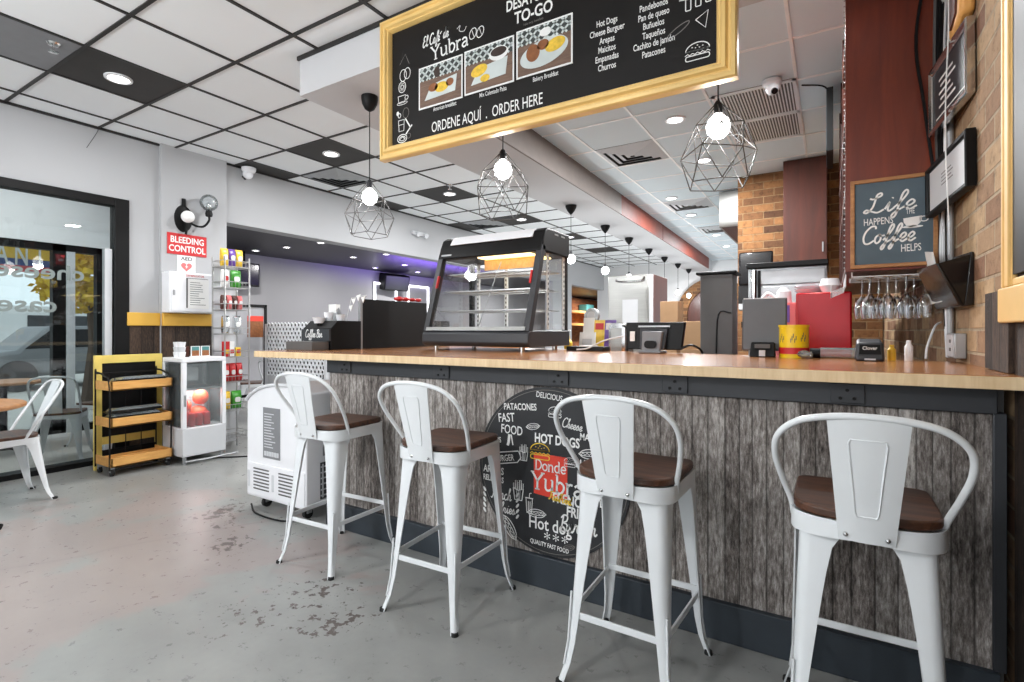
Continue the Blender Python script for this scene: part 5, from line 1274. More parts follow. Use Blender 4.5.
# ---------------------------------------------------------------- low metal chair and table, left
def make_chair(label, loc, rz, grp, zs=.45):
    root = thing('metal_chair', label, 'chair', loc, (0, 0, rz), grp)
    seat = arc_seat(.178, .17, -.16, .025)
    MB().prism(seat, zs-.004, zs+.018).build('seat', 'seat', root, bev=.005)
    pan = arc_seat(.184, .176, -.166, .028)
    def low(p):
        c = min(abs(p[0])/.184, 1); d = min(abs(p[1])/.17, 1); return zs-.03-.05*max(0, c*d-.4)
    MB().loft([[(x*.96, y*.96, low((x, y))) for x, y in pan], [(x, y, low((x, y))) for x, y in pan], [(x, y, zs-.003) for x, y in pan], [(x*.96, y*.96, zs-.008) for x, y in pan]]).build('seat_pan', 'white_metal', root, smooth=50)
    for sx in (-1, 1):
        for sy in (-1, 1):
            L = MB().loft(leg_loft((sx*.178, sy*.170), (sx*.205, sy*.225), sx, sy, zs-.012, zs, .085, .026, .02)).build('leg', 'white_metal', root, smooth=50)
            MB().cyl((sx*.215, sy*.237, 0), (sx*.215, sy*.237, .014), .017, 10).build('rubber_foot', 'rubber', L)
    hp = [(-.172, -.09, zs-.01), (-.178, -.155, zs+.11), (-.180, -.24, zs+.25), (-.158, -.295, zs+.34), (-.09, -.315, zs+.368), (0, -.32, zs+.373)]
    MB().tube(hp+[(-x, y, z) for x, y, z in reversed(hp[:-1])], .0095, 10, smooth=6).build('back_hoop', 'white_metal', root, smooth=60)
    MB().loft([[(-.05, -.175, zs), (.05, -.175, zs), (.05, -.170, zs), (-.05, -.170, zs)], [(-.075, -.316, zs+.368), (.075, -.316, zs+.368), (.075, -.311, zs+.368), (-.075, -.311, zs+.368)]]).build('back_splat', 'white_metal', root, bev=.001)
    return root
ch = make_chair('white metal chair with brown seat at the round table by the shop window', (-4.91, 1.19, 0), R(180), None)
def make_table(label, loc, r=.38, grp=None):
    t = thing('round_table', label, 'table', loc, group=grp)
    MB().lathe([(.001, .715), (r-.02, .715), (r, .722), (r, .738), (r-.008, .745), (.001, .745)], n=48).build('tabletop', 'oak', t, smooth=30)
    MB().lathe([(.001, .05), (.05, .05), (.034, .09), (.032, .68), (.09, .714), (.001, .714)], n=20).build('column', 'black', t)
    for k in range(4):
        a = R(45+90*k); c, s_ = math.cos(a), math.sin(a)
        MB().tube([(.03*c, .03*s_, .075), (.16*c, .16*s_, .055), (.33*c, .33*s_, .018)], [.026, .018], 8).build('foot', 'black', t)
    return t
make_table('round wooden table at the left edge, beside the white metal chair', (-4.46, 0.80, 0), .40)
# seats out on the street side
dup(ch, (-6.42, 2.0, -.06), R(60), 'white metal chair outside, first beyond the window behind the indoor chair', 'white chairs outside the shop window')
dup(ch, (-6.6, 0.85, -.06), R(200), 'white metal chair outside, farther left beyond the window', 'white chairs outside the shop window')
dup(ch, (-6.9, 2.52, -.06), R(110), 'white metal chair outside beside the door post', 'white chairs outside the shop window')
make_table('round table outside among the white chairs', (-7.1, 1.75, -.06), .34)
pt = thing('patio_heater', 'dark slender patio heater outside the window', 'heater', (-6.3, 1.28, -.06))
MB().lathe([(.001, 0), (.2, 0), (.2, .04), (.06, .10), (.05, .16), (.001, .16)], n=20).build('base', 'black', pt); MB().tube([(0, 0, .15), (0.0, .02, .6), (.03, .0, 1.1)], [.045, .03], 10).build('pole', 'black', pt); MB().lathe([(.001, 1.08), (.13, 1.1), (.15, 1.24), (.05, 1.38), (.001, 1.4)], n=18).build('burner_head', 'black', pt)
# street beyond
bn = thing('striped_awning', 'yellow blue and red awning banner with white letters across the street front', 'awning', (-9.2, 0.0, 1.98), EAST)
MB().box((-2, .17, 0), (2.85, .48, .05)).build('yellow_band', 'flag_y', bn); MB().box((-2, .08, 0), (2.85, .17, .05)).build('blue_band', 'flag_b', bn); MB().box((-2, 0, 0), (2.85, .08, .05)).build('red_band', 'flag_r', bn)
t = MB(); t.text('R E S T A U R A N T', 2.68, .09, .27, .50, align='R', bold=.012, z=.051); t.build('lettering', 'chalk', bn, smooth=0)
for v in (-1.9, 2.8): MB().box((v-.03, -2.04, -.05), (v+.03, .48, 0)).build('post', 'black', bn)
def tree(loc, label, h, r, m):
    t = thing('street_tree', label, 'tree', loc)
    MB().tube([(0, 0, 0), (.1, .05, h*.4), (0, 0, h*.75)], [.14, .06], 8).build('trunk', 'bark', t)
    c = MB(); random.seed(5)
    for k in range(1700):
        a, b2, rr = random.uniform(0, 2*PI), math.acos(random.uniform(-1, 1)), r*random.uniform(.5, 1)
        p = Vector((rr*math.sin(b2)*math.cos(a), rr*math.sin(b2)*math.sin(a), h*.8+rr*.8*math.cos(b2)))
        d1 = Vector((random.uniform(-1, 1), random.uniform(-1, 1), random.uniform(-1, 1))).normalized(); d2 = d1.orthogonal()
        s_ = random.uniform(.05, .09)
        c.add([p-d1*s_, p+d2*s_*.5, p+d1*s_, p-d2*s_*.5], [(0, 1, 2, 3)])
    c.build('crown', m, t, smooth=0)
tree((-10.8, 3.75, -.1), 'yellow leaved tree seen through the glass door', 2.7, .75, 'leaf')
bl = thing('street_building', 'pale building across the street with dark windows', 'building', (-22, 0, -.1))
MB().box((-4, -14, 0), (0, 22, 2.1)).build('wall', 'wall_white', bl)
for k in range(9):
    wv = MB().box((-.02, -12+3.6*k, .9), (.02, -10+3.6*k, 1.8)).build('window', 'charcoal', bl)
cr = thing('parked_car', 'grey car parked across the street beyond the glass', 'car', (-15, 5.0, -.06), R(90))
MB().prism([(-2.1, .3), (-2.1, .75), (-1.3, .85), (-.8, 1.35), (.7, 1.38), (1.3, .92), (2.1, .78), (2.1, .3)], -.85, .85, 'y').build('body', 'grey', cr, bev=.08)
MB().prism([(-1.18, .88), (-.76, 1.28), (.62, 1.3), (1.12, .92)], -.86, .86, 'y').build('side_window', 'black_gloss', cr)
for x in (-1.3, 1.3):
    for y in (-.8, .8): MB().cyl((x, y-.1, .32), (x, y+.1, .32), .32, 20).build('wheel', 'rubber', cr)

# ---------------------------------------------------------------- the dark room
dls = [(-9.02, 5.64), (-8.2, 5.71), (-7.28, 5.71), (-8.17, 7.18), (-9.12, 8.68), (-7.31, 7.24), (-8.14, 8.63), (-8.84, 9.84)]
dn = ['beside the snack rack', 'second from the snack rack', 'above the coffee station, nearer row', 'above the coffee station, middle row', 'left of the wall speaker', 'near the violet glow, front row', 'in the violet glow, middle row', 'farthest, right of the wall speaker']
e0 = make_down('dark room ceiling spot '+dn[0], (*dls[0], 2.678), .07, 'spots in the dark ceiling')
for p, l in zip(dls[1:], dn[1:]): dup(e0, (*p, 2.678), None, 'dark room ceiling spot '+l)
for p, pw in (((-8.4, 5.2), 26), ((-8.3, 7.3), 26), ((-8.6, 9.6), 30), ((-8.0, 14), 60), ((-8.0, 20.5), 140)): area_light('dark_room_light', (*p, 2.62), (0, 0, 0), .2, .2, pw, (1, .98, .95))  # the farthest is added to light the brick niche, without a fixture
vs = thing('violet_light_strip', 'violet light strip along the dark room ceiling edge', 'light strip', (-5.86, 7.2, 2.6)); MB().box((-.015, 0, 0), (.015, 6, .02)).build('tube', 'violet', vs); MB().box((-.03, -.02, .02), (.03, 6.02, .08)).build('channel', 'black', vs)
area_light('violet_lamp', (-7.6, 9.6, 2.2), (R(180), 0, 0), 1.6, 3.0, 110, (.28, .14, 1.0))
sp_ = thing('wall_speaker', 'black speaker high on the grey wall of the dark room', 'speaker', (-9.55, 9.62, 2.46), (0, R(14), R(-12)))
MB().rbox((0, -.36, -.20), (.30, .36, .2), .05, axis='y').build('cabinet', 'black', sp_, bev=.01); MB().box((.30, -.33, -.17), (.305, .33, .17)).build('grille', 'charcoal', sp_); MB().box((-.1, -.05, -.05), (0, .05, .15)).build('bracket', 'black', sp_)
sp2 = thing('wall_television', 'black screen edge beside the snack rack in the dark room', 'television', (-9.4, 5.62, 2.28), (0, 0, R(10))); MB().box((0, -.4, -.24), (.08, .32, .2)).build('housing', 'black', sp2, bev=.01); MB().box((.08, -.37, -.21), (.083, .29, .17)).build('screen', 'black_gloss', sp2); MB().cyl((.04, 0, .19), (.04, 0, .41), .02, 10).build('mount', 'black', sp2)
for nm, y0, y1, z0, z1 in (('first', 9.06, 9.85, 1.8, 2.40), ('second', 10.25, 11.1, 1.7, 2.42)):
    t = thing('light_frame', f'{nm} square outline of white light tubes on the dark room wall', 'wall light', (-9.58, y0, z0), group='light outlines on the grey wall')
    MB().box((0, 0, 0), (.03, .05, z1-z0)).box((0, y1-y0-.05, 0), (.03, y1-y0, z1-z0)).box((0, .05, z1-z0-.05), (.03, y1-y0-.05, z1-z0)).build('tube_frame', 'neon', t)
    MB().box((-.018, -.02, -.02), (0, y1-y0+.02, z1-z0+.02)).build('backing', 'wall_grey', t)
dup(ch, (-7.0, 4.35, 0), R(150), 'white metal chair in the dark room, left of the freezer', 'white chairs in the dark room')
dup(ch, (-6.2, 4.25, 0), R(30), 'white metal chair in the dark room, directly behind the freezer lid', 'white chairs in the dark room')
dup(ch, (-7.5, 4.3, 0), R(-70), 'white metal chair in the dark room, partly behind the snack rack', 'white chairs in the dark room')
make_table('round table among the white chairs in the dark room', (-6.75, 5.25, 0), .40)
nb = thing('wood_shelving', 'plain wooden shelves on the brick wall seen far back past the display case', 'shelf', (-9.38, 20.2, 1.0))
for z in (.42, .95): MB().box((0, -2, z), (.5, 5, z+.09)).build('shelf_board', 'pine', nb)
for y in (-2, 1.5, 4.9): MB().box((0, y, 0), (.06, y+.1, 1.1)).build('upright', 'pine', nb)
for i, (y, m) in enumerate(((.6, 'teal'), (3.2, 'cardboard'))): 
    o = MB().box((0, 0, 0), (.35, .8, .3)).build('storage_box', m, loc=(-9.35, 20.2+y, 2.045)); tag(o, ('teal box on the far wooden shelf', 'brown box on the far wooden shelf')[i], 'box')

# ---------------------------------------------------------------- kitchen side
wt = thing('service_worktop', 'dark service worktop behind the bar counter', 'worktop', (0, 0, 0))
MB().box((-2.35, 3.46, .93), (-1.0, 4.05, .97)).build('top', 'steel', wt); MB().box((-2.33, 3.48, 0), (-1.02, 4.03, .93)).build('cabinet', 'dgrey', wt)
w2_ = thing('kitchen_worktop', 'steel kitchen worktop under the red machine', 'worktop', (0, 0, 0))
MB().box((-.62, 3.72, .93), (.46, 4.4, .97)).build('top', 'steel', w2_); MB().box((-.60, 3.74, 0), (.44, 4.38, .93)).build('cabinet', 'black', w2_)
# grey cabinet column
gc = thing('grey_column_cabinet', 'tall grey cabinet with a dark overhanging top behind the counter', 'cabinet', (-.815, 4.72, 0))
MB().box((-.128, -.12, 0), (.128, .12, 1.665)).build('body', 'dgrey', gc, bev=.004); MB().box((-.16, -.15, 1.665), (.16, .15, 1.69)).build('top', 'black', gc, bev=.008)
MB().tube([(.118, -.122, 1.34), (.02, -.125, 1.33), (-.0, -.125, 1.0), (-.02, -.125, .9)], .006, 6, smooth=5).build('cable', 'black', gc)
# steel refrigerator left
rf = thing('steel_refrigerator', 'large stainless refrigerator with a paper note on its door', 'refrigerator', (-2.15, 5.6, 0))
MB().box((0, .02, 0), (.50, .62, 1.815)).build('body', 'mahogany_dark', rf, bev=.006); MB().box((.0, -.02, .06), (.47, .02, 1.81)).build('door', 'steel', rf, bev=.006); MB().box((.47, -.015, .06), (.505, .02, 1.81)).build('door_edge', 'offwhite', rf)
MB().box((.17, -.024, 1.28), (.345, -.0205, 1.54)).build('note', 'offwhite', rf); MB().tube([(.10, -.03, 1.77), (.14, -.06, 1.74), (.38, -.06, 1.74), (.42, -.03, 1.78)], .012, 8, smooth=4).build('handle', 'chrome', rf)
for i, (x, y, z, a, b, c) in enumerate(((-1.36, 5.05, 0, .22, .3, .9), (-1.36, 5.08, .9, .20, .26, .30), (-1.34, 5.1, 1.2, .17, .22, .28), (-1.16, 4.98, 0, .18, .3, 1.02), (-1.13, 5.0, 1.02, .20, .22, .26))):
    t = thing('cardboard_box', ('cardboard box at the floor, under the stack beside the refrigerator', 'middle cardboard box of the stack beside the steel refrigerator', 'topmost cardboard box of the stack beside the steel refrigerator', 'lower cardboard box next to the grey cabinet', 'upper cardboard box next to the grey cabinet')[i], 'box', (x + (.05 if i > 2 else 0), y, z), group='cardboard boxes behind the counter')
    MB().box((-a/2, 0, 0), (a/2, b, c)).build('carton', 'cardboard', t, bev=.003); MB().box((-a*.5-.001, b*.4, c-.06), (a*.5+.001, b*.6, c+.002)).build('tape', 'oak', t)
# items on the service worktop
bo = thing('soap_bottle', 'clear pump bottle of yellow soap beside the display case', 'bottle', (-1.78, 3.75, .97)); MB().lathe([(.001, 0), (.032, 0), (.034, .01), (.034, .13), (.012, .16), (.012, .18), (.001, .18)], n=16).build('body', 'yfoil', bo); MB().tube([(0, 0, .18), (0, 0, .225), (.03, -.02, .225)], .006, 6).build('pump', 'white', bo)
for i, (x, m, l, h) in enumerate(((-1.66, 'paper', 'white menu leaflet standing left of the yellow leaflet', .33), (-1.565, 'yfoil', 'yellow leaflet with red heading on the service worktop', .31), (-1.475, 'purple', 'purple leaflet right of the yellow leaflet', .31))):
    t = thing('leaflet', l, 'leaflet', (x, 3.84, .97), (R(-8), 0, 0), 'leaflets behind the counter'); MB().box((-.045, 0, 0), (.045, .012, h)).build('card', m, t); MB().box((-.035, -.0012, h*.75), (.035, 0, h*.92)).build('heading', 'red' if i == 1 else 'paper', t)
t = thing('small_notice', 'small white notice card in front of the leaflets', 'card', (-1.60, 3.68, .97)); MB().hexa([(-.065, 0, 0), (.065, 0, 0), (.065, .03, 0), (-.065, .03, 0), (-.065, .04, .21), (.065, .04, .21), (.065, .05, .21), (-.065, .05, .21)]).build('card', 'paper', t); MB().hexa([(-.04, .013, .08), (.04, .013, .08), (.04, .02, .08), (-.04, .02, .08), (-.04, .030, .16), (.04, .030, .16), (.04, .035, .16), (-.04, .035, .16)]).build('print', 'offwhite', t)
t = thing('desk_fan', 'small round grey fan above the leaflets', 'fan', (-1.66, 3.95, .97)); MB().cyl((0, 0, 0), (0, 0, .28), .012, 10).lathe([(.001, 0), (.07, 0), (.06, .02), (.001, .02)], n=18).build('stand', 'grey', t); MB().cyl((0, -.02, .345), (0, .02, .345), .062, 24).build('head', 'galv', t); MB().cyl((0, -.024, .345), (0, -.02, .345), .035, 20).build('hub', 'offwhite', t)
t = thing('toaster', 'stainless toaster on the worktop left of the black monitor', 'toaster', (-1.315, 3.60, .97)); MB().rbox((-.07, 0, .01), (.06, .18, .28), .035, axis='y').build('body', 'chrome', t, bev=.004); MB().box((-.075, .0, 0), (.065, .18, .02)).build('base', 'black', t); MB().tube([(.04, -.004, .26), (.075, -.006, .23), (.075, -.006, .06)], .008, 6, smooth=4).build('handle', 'black', t); MB().box((-.05, -.004, .07), (.03, 0, .24)).build('panel', 'steel', t)
t = thing('document_tray', 'low black document tray with papers on the counter beside the monitor', 'tray', (-1.36, 3.18, 1.058)); MB().box((-.14, -.05, 0), (.12, .07, .03)).build('tray', 'black', t, bev=.003); MB().box((-.05, -.045, .03), (.05, .04, .036)).build('paper_sheet', 'paper', t); MB().tube([(-.06, -.06, .01), (.02, -.065, .02), (.12, -.03, .07), (.24, -.0, .1)], .005, 6, smooth=5).build('cable', 'offwhite', t)
# point of sale monitor, back to us
pm = thing('pos_monitor', 'black point of sale monitor seen from behind on the counter', 'monitor', (-.905, 3.10, 1.058))
MB().hexa([(-.165, -.005, .02), (.165, -.005, .02), (.165, .03, .02), (-.165, .03, .02), (-.18, .02, .185), (.18, .02, .185), (.18, .06, .185), (-.18, .06, .185)]).build('screen_housing', 'black', pm, bev=.006)
MB().hexa([(-.075, -.04, .02), (.075, -.04, .02), (.075, .0, .02), (-.075, .0, .02), (-.085, .0, .15), (.085, .0, .15), (.085, .02, .15), (-.085, .02, .15)]).build('rear_module', 'charcoal', pm, bev=.006)
MB().box((-.065, -.10, 0), (.065, .06, .014)).hexa([(-.055, -.07, .01), (.055, -.07, .01), (.055, -.03, .01), (-.055, -.03, .01), (-.06, -.04, .13), (.06, -.04, .13), (.06, -.005, .13), (-.06, -.005, .13)]).build('stand', 'grey', pm, bev=.006)
MB().rbox((-.035, -.078, .03), (.035, -.05, .075), .02, axis='y').build('cable_port', 'black', pm); MB().hexa([(-.095, .002, .155), (.095, .002, .155), (.095, .01, .155), (-.095, .01, .155), (-.095, .004, .165), (.095, .004, .165), (.095, .013, .165), (-.095, .013, .165)]).build('trim_strip', 'galv', pm)
MB().hexa([(-.145, -.0075, .07), (-.115, -.0075, .07), (-.115, .01, .07), (-.145, .01, .07), (-.148, .003, .13), (-.118, .003, .13), (-.118, .02, .13), (-.148, .02, .13)]).build('sticker', 'paper', pm)
MB().tube([(.16, .0, .03), (.22, -.01, .05), (.26, .02, .03), (.27, .05, .005)], .007, 6, smooth=5).build('cable', 'black', pm)
# tablet on stand
tb_ = thing('tablet_stand', 'grey tablet seen from behind on a black reader dock', 'tablet', (-.292, 2.93, 1.058))
MB().hexa([(-.105, .02, .03), (.105, .02, .03), (.105, .045, .03), (-.105, .045, .03), (-.105, .06, .305), (.105, .06, .305), (.105, .08, .305), (-.105, .08, .305)]).build('tablet_back', 'tablet', tb_, bev=.008); MB().hexa([(-.10, .0605, .2985), (.10, .0605, .2985), (.10, .078, .2985), (-.10, .078, .2985), (-.10, .0615, .3055), (.10, .0615, .3055), (.10, .078, .3055), (-.10, .078, .3055)]).build('top_edge', 'offwhite', tb_)
dk = MB().hexa([(-.06, -.05, 0), (.06, -.05, 0), (.055, .06, 0), (-.055, .06, 0), (-.055, -.02, .075), (.055, -.02, .075), (.05, .03, .075), (-.05, .03, .075)]).build('dock', 'black', tb_, bev=.006); MB().box((-.014, -.053, .005), (.014, -.03, .035)).build('connector', 'offwhite', dk); MB().box((-.035, -.046, .045), (.035, -.028, .065)).build('reader_slot', 'dgrey', dk)
MB().box((-.109, .04, .15), (-.104, .055, .18)).build('side_button', 'black', tb_)
tn = thing('yellow_tin', 'round yellow coffee tin with a red label band on the counter', 'tin', (-.155, 2.95, 1.058)); MB().lathe([(.001, 0), (.066, 0), (.066, .15), (.069, .152), (.069, .162), (.001, .163)], n=32).build('body', 'tin_yellow', tn); MB().lathe([(.0665, .018), (.0672, .018), (.0672, .05), (.0665, .05)], n=32).build('label_band', 'red', tn)
t = MB()
for a0, z0, h in ((-150, .075, .05), (-100, .075, .05), (-60, .08, .04)):
    for k in range(5):
        a, b2 = R(a0+k*5), R(a0+k*5+3); zz = z0+.012*(k % 3)
        t.add([(.0668*math.cos(a), .0668*math.sin(a), zz), (.0668*math.cos(b2), .0668*math.sin(b2), zz), (.0668*math.cos(b2), .0668*math.sin(b2), zz+.02), (.0668*math.cos(a), .0668*math.sin(a), zz+.02)], [(0, 1, 2, 3)])
t.build('printed_text', 'dgrey', tn, smooth=0)
pr_ = thing('plastic_roll', 'clear plastic bottle lying on its side with black cap on the counter', 'bottle', (.0, 2.93, 1.058)); MB().cyl((-.04, 0, .026), (.11, 0, .026), .026, 18).build('body', 'clear', pr_); MB().cyl((-.085, 0, .024), (-.04, 0, .024), .024, 16).build('cap', 'black', pr_)
t = thing('crumpled_wrap', 'crumpled pale plastic wrap between the yellow tin and the bottle', 'plastic wrap', (-.10, 2.86, 1.058)); random.seed(9)
b = MB(); b.ball((0, 0, .018), .032, 10, .6); b.v = [(x*random.uniform(.7, 1.25), y*random.uniform(.7, 1.25), max(0, z*random.uniform(.7, 1.2))) for x, y, z in b.v]; b.build('wrap', 'clear', t, smooth=0)
tm = thing('card_terminal', 'black card payment terminal at the right end of the counter', 'payment terminal', (.148, 2.78, 1.058))
MB().hexa([(-.055, -.05, 0), (.055, -.05, 0), (.055, .07, 0), (-.055, .07, 0), (-.05, -.03, .08), (.05, -.03, .08), (.045, .05, .10), (-.045, .05, .10)]).build('body', 'charcoal', tm, bev=.012, seg=3); MB().hexa([(-.04, -.0465, .03), (.04, -.0465, .03), (.04, -.03, .03), (-.04, -.03, .03), (-.036, -.0345, .072), (.036, -.0345, .072), (.036, -.02, .072), (-.036, -.02, .072)]).build('face', 'black', tm)
o = MB().text('Clover', 0, 0, .015, .9, align='C', bold=.01).build('lettering', 'chalk', tm, smooth=0); o.rotation_euler = (R(72), 0, 0); o.location = (0, -.0425, .05)
MB().box((-.02, -.052, .005), (.02, -.045, .012)).build('slot', 'offwhite', tm)
for i, (x, y, m, h, l) in enumerate(((.235, 2.86, 'yfoil', .07, 'yellow spray bottle beside the card terminal'), (.30, 2.9, 'white', .09, 'white bottle right of the card terminal'))):
    t = thing('small_bottle', l, 'bottle', (x, y, 1.058)); MB().lathe([(.001, 0), (.016, 0), (.016, h*.7), (.008, h*.85), (.001, h*.85)], n=14).build('body', m, t); MB().cyl((0, 0, h*.85), (0, 0, h), .009, 10).build('cap', m, t)
# red machine with plates on top
rm = thing('red_machine', 'glossy red metal machine behind the counter with dishes on top', 'machine', (-.195, 3.95, .97))
MB().box((0, 0, .02), (.315, .35, .475)).build('housing', 'red_gloss', rm, bev=.012, seg=3); MB().box((.02, .02, 0), (.295, .33, .02)).build('base', 'black', rm); MB().box((.0, -.002, .02), (.012, .01, .46)).build('side_seam', 'red', rm)
dsh = [(-.135, 4.13, .10, .03, 'lowest white plate of the stack on the red machine'), (-.135, 4.13, .105, .03, 'second white plate of the stack on the red machine'), (-.135, 4.13, .10, .03, 'topmost white plate of the stack on the red machine')]
z = 1.446
for i, (x, y, r, h, l) in enumerate(dsh):
    o = MB().lathe([(.001, 0), (r*.6, 0), (r, h), (r*.96, h), (r*.58, .004), (.001, .004)], n=24).build('plate', 'white', loc=(x+.02, y, z)); tag(o, l, 'plate', 'white dishes on the red machine'); z += h*.6
o = MB().lathe([(.001, 0), (.045, 0), (.065, .045), (.06, .045), (.04, .006), (.001, .006)], n=24).build('bowl', 'white', loc=(-.0, 4.02, 1.446)); tag(o, 'white bowl on the right end of the red machine', 'bowl', 'white dishes on the red machine')
o = MB().lathe([(.001, .05), (.05, .048), (.062, 0), (.056, 0), (.045, .042), (.001, .044)], n=24).build('bowl', 'white', loc=(-.0, 4.02, 1.488)); tag(o, 'upturned white bowl over the other bowl on the red machine', 'bowl', 'white dishes on the red machine')
t = thing('blender', 'white appliance with rounded head left of the red machine', 'appliance', (-.30, 4.15, .97)); MB().box((-.09, -.06, 0), (.10, .06, .42)).build('body', 'pinkish', t, bev=.01); MB().box((-.04, -.064, .28), (.06, -.06, .40)).build('label', 'purple', t); MB().lathe([(.001, .42), (.05, .42), (.045, .5), (.02, .53), (.001, .53)], (.02, 0, 0), 18).build('head', 'white', t); MB().tube([(-.03, 0, .45), (-.08, 0, .49), (-.12, 0, .45)], .014, 8, smooth=4).build('spout', 'white', t)
# upright freezer and hardware behind
uf = thing('upright_freezer', 'grey upright freezer with black top rail behind the tablet', 'freezer', (-.62, 5.0, 0)); MB().box((.0, .03, 0), (.60, .65, 1.74)).build('body', 'galv', uf, bev=.006); MB().box((.10, .0, .08), (.585, .03, 1.58)).build('door', 'galv', uf, bev=.006); MB().box((.10, .0, 1.595), (.585, .03, 1.715)).build('upper_panel', 'galv', uf, bev=.004); MB().box((-.01, -.03, 1.74), (.61, .66, 1.785)).build('top_rail', 'black', uf, bev=.006); MB().tube([(.05, -.02, .2), (.05, -.02, 1.72)], .022, 10).build('handle', 'chrome', uf); MB().box((.08, -.005, .08), (.10, .03, 1.72)).build('gasket', 'black', uf)
mo = thing('wall_monitor', 'black monitor tilted on the brick pier beside the hood', 'monitor', (-.71, 6.36, 1.88), (R(-6), 0, 0)); MB().box((-.175, -.02, -.18), (.175, .05, .20)).build('housing', 'black_gloss', mo, bev=.02); MB().box((-.175, .0, -.38), (-.06, .05, -.18)).build('lower_bracket', 'black', mo); MB().box((-.05, .05, -.05), (.05, .24, .05)).build('mount_arm', 'black', mo); MB().box((-.17, .0, -.45), (-.03, .12, -.385)).build('receiver', 'galv', mo)
wc = thing('hanging_cabinet', 'plain dark mahogany wall cabinet up by the kitchen ceiling', 'cabinet', (-.43, 6.26, 1.915)); MB().box((0, .02, 0), (.405, .38, 1.10)).build('body', 'mahogany_dark', wc); MB().box((.003, 0, .003), (.402, .02, 1.097)).build('door', 'mahogany_dark', wc, bev=.003); MB().box((.36, -.012, .1), (.372, 0, .2)).build('handle', 'galv', wc)
hdm = thing('exhaust_hood', 'stainless exhaust hood hanging at the kitchen ceiling', 'hood', (-1.24, 7.2, 2.55)); MB().prism([(0, .46), (0, .06), (.02, 0), (2.3, 0), (2.3, .46)], 0, .75, 'x').build('canopy', 'steel', hdm); MB().box((.03, .04, -.006), (.72, 2.26, -.001)).build('underside', 'mahogany_dark', hdm); MB().box((-.004, -.004, .24), (.754, -.001, .25)).build('seam', 'galv', hdm)

# ---------------------------------------------------------------- mahogany shelf unit with the coffee plaque
mu = thing('upper_shelf_unit', 'tall mahogany shelf unit above the bar at the brick wall', 'shelf unit', (.066, 3.15, 1.492))
MB().box((0, 0, 0), (.40, .022, 1.522)).build('end_panel', 'mahogany', mu, bev=.002); MB().box((0, .022, 0), (.40, 2.0, .03)).build('bottom_board', 'mahogany_dark', mu); MB().box((.385, .022, .03), (.40, 2.0, 1.522)).build('back_board', 'mahogany_dark', mu)
for z in (.42, .82, 1.22): MB().box((0, .022, z), (.385, 2.0, z+.022)).build('shelf_board', 'mahogany_dark', mu)
for y in (.70, 1.35, 1.98): MB().box((0, y, .03), (.385, y+.022, 1.522)).build('divider', 'mahogany_dark', mu)
s = MB()
for k in range(54): s.ball((-.003, .006, .02+.028*k), .004, 6)
s.build('nail_trim', 'galv', mu)
for i, (y, z, m) in enumerate(((.3, .442, 'yfoil'), (.4, .842, 'red'), (.95, .442, 'food_brown'))): 
    bag((.20, 3.15+y, 1.494+z), m, ('yellow bag on the mahogany shelf unit', 'red bag on a higher shelf of the mahogany unit', 'brown bag deep on the mahogany shelf unit')[i], .12, .18, .06, R(180), 'bags on the mahogany shelf unit')
pq = thing('coffee_plaque', 'slate blue wooden plaque reading Life happens Coffee helps', 'plaque', (.100, 3.148, 1.512), FRONT)
f = MB(); frame_profile(f, -.012, -.008, .335, .435, [(0, 0), (0, .018), (.002, .02), (.016, .02), (.018, .018), (.018, 0)]); f.build('frame', 'oak', pq, smooth=0); MB().box((0, .002, .001), (.325, .427, .010)).build('board', 'slate', pq)
t = Art(pq, 'chalk'); zz = .0105
t.word(cursive, 'Life', .050, .266, .046, .0085, R(1), z=zz, sx=1.45, slant=.25); t.word(cursive, 'Coffee', .032, .112, .043, .0085, R(1), z=zz, sx=1.12, slant=.25)
t.text('HAPPENS', .045, .205, .034, .60, rot=R(1), bold=.004, z=zz); t.text('THE', .214, .245, .026, .50, rot=R(1), bold=.004, z=zz); t.text('HELPS', .195, .064, .036, .58, rot=R(1), bold=.004, z=zz)
cup_ = [(.203, .225), (.205, .205), (.215, .188), (.228, .180), (.252, .182), (.268, .198), (.274, .212), (.275, .232)]
t = MB(); t.flat(cup_, zz); t.ribbon(ell(.283, .216, .016, .012, 12), .005, zz, closed=True); t.flat(ell(.238, .182, .042, .006, 16), zz); t.build('cup_drawing', 'chalk', pq, smooth=0)
# stemware rack
gk = thing('stemware_rack', 'white wire stemware rack under the mahogany shelf unit', 'rack', (.066, 3.18, 1.487)); s = MB()
for y in (.0, .09, .18, .27, .36): s.tube([(.03, y, -.02), (.38, y, -.02)], .003, 6)
for x in (.03, .38): s.tube([(x, 0, .004), (x, 0, -.02), (x, .36, -.02), (x, .36, .004)], .003, 6)
s.build('hanging_rail', 'white', gk)
s = MB()
for k in range(5): s.tube([(.005, .10+.12*k, .004), (.005, .10+.12*k, -.06), (-.06, .10+.12*k, -.09), (-.06, .10+.12*k, -.05)], .003, 5)
for zz_ in ((.005, -.06), (-.06, -.09), (-.06, -.05)): s.tube([(zz_[0], .1, zz_[1]), (zz_[0], .60, zz_[1])], .003, 5)
s.build('wire_shelf', 'white', gk)
G = MB().lathe([(.001, 0), (.033, 0), (.033, -.003), (.006, -.008), (.0045, -.02), (.0045, -.085), (.012, -.098), (.033, -.125), (.039, -.16), (.033, -.215), (.0315, -.215), (.037, -.16), (.031, -.127), (.010, -.101), (.001, -.099)], n=20)
gl_ = ['hanging wine glass nearest the pale file holder', 'second hanging wine glass from the file holder', 'third hanging wine glass from the file holder', 'hanging wine glass in the front row farthest left', 'back row wine glass nearest the brick wall', 'second back row wine glass from the brick wall', 'third back row wine glass from the brick wall', 'back row wine glass farthest left']
g0 = None
